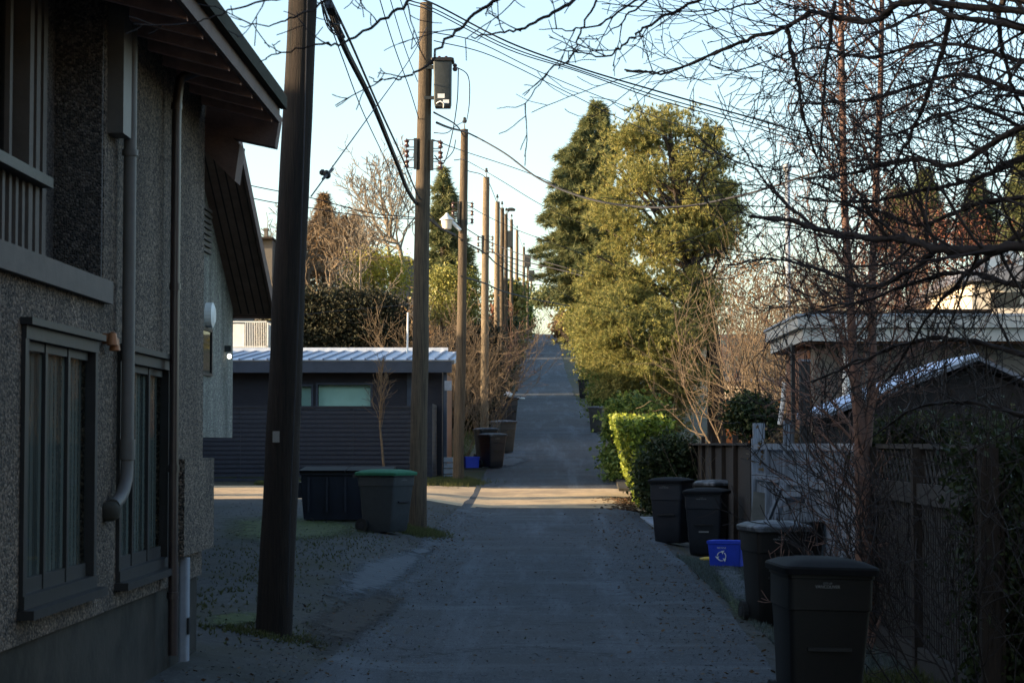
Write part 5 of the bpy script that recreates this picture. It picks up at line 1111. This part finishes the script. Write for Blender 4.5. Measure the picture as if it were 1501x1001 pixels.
# the dark overhanging tree whose trunk stands out of frame on the right
TB = Vector((5.2, 11.5, Gf(5.2,11.5)))
OT = thing('overhanging_tree', 'dark leafless tree spreading black branches across the upper right sky', 'tree', TB)
MB().tube(catmull([(5.2,11.5,TB.z-.3),(5.1,11.5,1.2),(5.0,11.6,2.6),(4.6,11.8,3.8),(4.3,12,5.2),(4.4,12,7)], 5), np.linspace(.24,.08,26), 12).build('trunk', 'barkdark', OT, True)
limbs = [  # (points px,py,d), base radius, twig density
 ([(1560,55,11.5),(1501,39,11.6),(1437,30,11.7),(1376,17,11.8),(1340,-20,12)], .026),
 ([(1560,20,11.5),(1440,12,11.8),(1325,2,12),(1290,28,12.2),(1235,28,12.4),(1190,18,12.5),(1153,41,12.7),(1102,56,12.9),(1050,77,13),(980,105,13.2),(915,104,13.3)], .022),
 ([(1640,352,11.5),(1501,361,11.6),(1437,367,11.7),(1376,365,11.8),(1325,351,12),(1278,349,12.1),(1222,341,12.3),(1150,322,12.6),(1100,318,12.8)], .034),
 ([(1600,140,11.5),(1501,185,11.8),(1454,210,12),(1398,243,12.2),(1350,234,12.4),(1308,240,12.6),(1240,256,12.8),(1180,262,13)], .022),
 ([(1600,190,11.8),(1501,232,12.2),(1430,262,12.4),(1376,275,12.7),(1265,296,13),(1170,290,13.4)], .020),
 ([(1600,150,12),(1501,137,12.3),(1440,116,12.5),(1385,112,12.8),(1290,142,13),(1235,150,13.2),(1155,152,13.5)], .018),
 ([(1478,-30,12),(1464,40,12.1),(1475,90,12.2),(1485,130,12.3),(1508,175,12.4)], .018),
 ([(1400,-20,12),(1385,60,12.1),(1362,130,12.2),(1340,190,12.4),(1318,230,12.5),(1302,270,12.6)], .016),
 ([(1222,4,12.4),(1216,60,12.4),(1210,110,12.4),(1205,180,12.4),(1203,240,12.5)], .013),
 ([(1153,41,12.7),(1162,80,12.7),(1170,125,12.8),(1180,180,12.8),(1200,240,12.9),(1212,290,12.9)], .013),
 ([(1560,270,12),(1501,290,12.2),(1430,300,12.5),(1350,330,12.8),(1290,310,13),(1230,300,13.2)], .018),
 ([(1600,430,11.8),(1501,420,12.2),(1420,400,12.5),(1350,410,12.8),(1270,440,13.1),(1200,450,13.4)], .018),
 ([(1600,560,11.8),(1501,520,12.4),(1420,500,12.8),(1340,500,13.2),(1260,530,13.6),(1190,560,14)], .018),
 ([(1600,640,12),(1501,610,12.6),(1420,590,13),(1340,600,13.5),(1280,640,14)], .016),
 ([(1600,80,12),(1501,90,12.4),(1430,70,12.6),(1350,66,12.9),(1270,84,13.1),(1190,70,13.4),(1150,90,13.6)], .015),
 ([(1530,330,12),(1470,360,12.2),(1400,420,12.5),(1350,480,12.8),(1300,560,13.1)], .017),
 ([(1380,360,11.8),(1330,400,12.2),(1270,420,12.6),(1200,395,13),(1130,380,13.4),(1060,390,13.6)], .014),
 ([(1240,345,12.2),(1190,330,12.5),(1140,285,12.8),(1105,245,13),(1090,215,13.2)], .012),
 ([(1600,240,13),(1520,200,13.2),(1440,160,13.4),(1380,170,13.6),(1300,200,13.9),(1240,205,14.1)], .014),
]
top_limbs = [
 ([(1100,-60,11.5),(1040,-10,11.5),(985,20,11.5),(950,38,11.4),(918,62,11.4),(890,82,11.4),(845,76,11.4),(812,73,11.4)], .013),
 ([(920,-50,10.5),(860,-10,10.5),(810,18,10.4),(770,40,10.3),(740,47,10.3),(690,55,10.3)], .015),
 ([(790,-40,10.2),(730,0,10.2),(690,25,10.2),(655,60,10.1),(610,108,10),(570,118,10),(541,117,10)], .013),
 ([(700,-60,10),(630,-20,10),(590,8,9.8),(545,40,9.7),(505,62,9.6),(465,66,9.5),(420,78,9.5),(380,90,9.4)], .012),
 ([(560,-40,9.4),(500,-10,9.3),(440,22,9.2),(400,35,9.1),(350,40,9)], .009),
 ([(1010,-40,11),(940,-6,11),(880,35,11),(830,44,11),(790,42,11)], .010),
 ([(900,-40,10.6),(870,10,10.6),(850,50,10.6),(835,85,10.6),(800,110,10.6),(770,150,10.5),(728,160,10.5)], .008),
 ([(1000,-40,11.2),(930,15,11.2),(905,40,11.2),(870,62,11.2)], .009),
 ([(1180,-40,12.4),(1120,0,12.4),(1060,15,12.3),(1000,18,12.3),(940,15,12.2),(890,-5,12.2)], .009),
 ([(470,-30,9),(420,-5,9),(350,10,8.9),(300,30,8.8),(250,38,8.8)], .008),
]
mbL = MB(); mbT = MB(); rng = np.random.default_rng(77)
def limb(pts, r, dens, tl, minr=.0028, kids=(5,4), lvl=2, el=0.0):
    Q = catmull([W(*p) for p in pts], 6); Q = [q+Vector(rng.normal(size=3)*.006) for q in Q]; mbL.tube(Q, np.linspace(r, r*.28, len(Q)), 7)
    Ls = sum((Q[i+1]-Q[i]).length for i in range(len(Q)-1)); n = max(3, int(Ls*dens))
    for i in range(n):
        u = (i+rng.random())/n*.97; k = min(len(Q)-2, int(u*(len(Q)-1))); dv = unit(np.array(Q[k+1]-Q[k])); a = R(rng.uniform(30,80)); s = unit(np.cross(dv, rng.normal(size=3)))
        grow(mbT, Q[k], dv*math.cos(a)+s*math.sin(a)+np.array((0,0,el)), tl*(.5+rng.random())*(1.15-.5*u), max(r*(1-.72*u)*.42, .004), lvl-1, rng, .2, .12, kids=kids, ratio=.45, minr=minr)
for pts, r in limbs: limb(pts, r, 12, .8, kids=(6,4)); limb(pts, r*.9, 2.2, .75, kids=(5,4,3), lvl=3)
for pts, r in top_limbs: limb(pts, r*.85, 4.5, .32, kids=(3,3))
# boughs tying the visible limbs back to the trunk outside the frame
tr_ = [(5.0,11.6,2.6),(4.6,11.8,3.8),(4.3,12,5.2),(4.4,12,6.6)]
for pts, r in limbs[:8]+limbs[10:16]:
    e = W(*pts[0]); s = min(tr_, key=lambda q: abs(q[2]-e.z+.5)); mbL.tube(catmull([s, (Vector(s)+e)/2+Vector((0,0,.1)), e], 4), np.linspace(r*1.6, r, 9), 7)
for pts, r in top_limbs:
    e = W(*pts[0]); mbL.tube(catmull([(4.4,12,6.6), ((4.4+e.x)/2,(12+e.y)/2,max(6.6,e.z)+.5), e], 5), np.linspace(.03, r, 11), 7)
mbL.build('limbs', 'barkdark', OT, True); mbT.build('twigs', 'barkdark', OT)
# thorny tangle at the right border, low
twiggy('bramble_thicket', 'dark bramble stems tangled along the right border', 'shrub', 1470, 950, 14.6, 22, 2.1, 'barkdark', 111, .7, .010, 2, (7,5), base_w=.55, ratio=.5, minr=.0035)
twiggy('bramble_thicket', 'arching bramble canes before the weathered gate', 'shrub', 1262, 900, 20.2, 7, 1.6, 'barkred', 112, .9, .012, 2, (5,4), base_w=.25, ratio=.45, minr=.004)
twiggy('bramble_thicket', 'tall bramble stems over the near fence', 'shrub', 1400, 900, 19.4, 16, 2.7, 'barkdark', 113, .7, .012, 2, (7,5), base_w=.7, ratio=.45, minr=.004)
twiggy('bramble_thicket', 'tangled dark shrub in front of the gabled shed', 'shrub', 1420, 900, 24.5, 20, 3.1, 'barkdark', 114, .7, .014, 2, (7,5), base_w=1.2, ratio=.45, minr=.005)
twiggy('twiggy_shrub', 'thin bare shrub poking up beside the rear right bins', 'shrub', 1056, 800, 39.6, 5, 2.2, 'barktan', 115, .25, .012, 1, (3,), base_w=.15, minr=.005)
# two curled dead leaves hanging against the sky
for i, (px, py, d, lab) in enumerate(((1111,68,12.9,'single curled dead leaf hanging against the sky'), (1302,38,12.2,'curled dead leaf hanging near the top right branches'))):
    q = W(px,py,d); rg = np.random.default_rng(i); V, F = quads(np.array([q]*5)+rg.normal(size=(5,3))*.012, .03, rg, .4)
    o = np_mesh('dead_leaf', V, F, 'litter'); tag(o, lab, 'leaf')
# off-frame greenery added on the left to break the low sun
x, y, h = -23, 47.7, 5.4
t = thing('shade_tree', 'unseen evergreen added left of the side lane to stripe the sunlight', 'tree', (x,y,Gf(x,y))); rg = np.random.default_rng(200); n = 3000
a = unit(rg.normal(size=(n,3)))*(.7+.3*rg.random(n))[:,None]*np.array((1.4,.4,h/2))+np.array((x,y,Gf(x,y)+h/2+.4)); V, F = quads(a, .16, rg, .7); np_mesh('foliage', V, F, 'greenleaf', t)
MB().cyl((x,y,Gf(x,y)-.2), (x,y,Gf(x,y)+h*.7), .15, .06, 8).build('trunk', 'bark', t)
def shade_hedge(label, y0, y1, x0, x1, h, seed):  # hedge rows added to keep low sun off the far road
    t = thing('shade_hedge', label, 'hedge', (x0,y0,Gf(x0,y0))); mb = MB(); y = y0
    while y < y1:
        e = min(y1, y+4); g_ = Gf(x0,y); mb.box((x0+.2,y,g_-.4), (x1-.2,e-.002,g_+h-.15)); y = e
    mb.build('woody_core', 'bark', t); rg = np.random.default_rng(seed); n = int((y1-y0)*120)
    yy = y0+(y1-y0)*rg.random(n); v = rg.random(n); tp = rg.random(n) < .35; x = np.where(tp, x0+(x1-x0)*rg.random(n), np.where(rg.random(n) < .8, x1, x0))+rg.normal(size=n)*.12
    z = G(np.full(n,x0), yy)+np.where(tp, h+rg.normal(size=n)*.1, h*v); V, F = quads(np.stack([x,yy,z],1), .13, rg, .7); np_mesh('foliage', V, F, 'darkleaf', t)
shade_hedge('long hedge added behind the charcoal garage to shade the road', 69, 81, -10.5, -9, 3.3, 1)
shade_hedge('hedge added behind the pale sunlit pole to shade the road', 84, 123.3, -10.5, -9, 3.6, 2)
shade_hedge('upper hedge added mid-hill on the left to shade the road', 126.2, 179, -9.5, -8, 3.4, 3)
shade_hedge('topmost hedge added near the crest on the left to shade the road', 182.5, 236, -9.5, -8, 3.4, 4)
# an unseen house and evergreen added right of the camera to darken the near ground
plain_house('right_shade_house', 'unseen house added right of the camera to darken the near ground', 9, 18, -16, 12.5, 6.5, 9.0)
t = thing('fir_tree', 'unseen broad evergreen added right of the camera to darken the near ground', 'tree', (6.5,3,Gf(6.5,3))); rg = np.random.default_rng(300); n = 9000; v = rg.random(n)**1.3
a = rg.random(n)*6.283; r_ = 2.9*(1-v)*(.75+.3*rg.random(n)); V, F = quads(np.stack([6.5+r_*np.cos(a), 3+r_*np.sin(a), 1+11*v], 1), .28, rg, .6); np_mesh('foliage', V, F, 'darkleaf', t)
MB().cyl((6.5,3,-.3), (6.5,3,11.5), .25, .05, 10).build('trunk', 'bark', t)
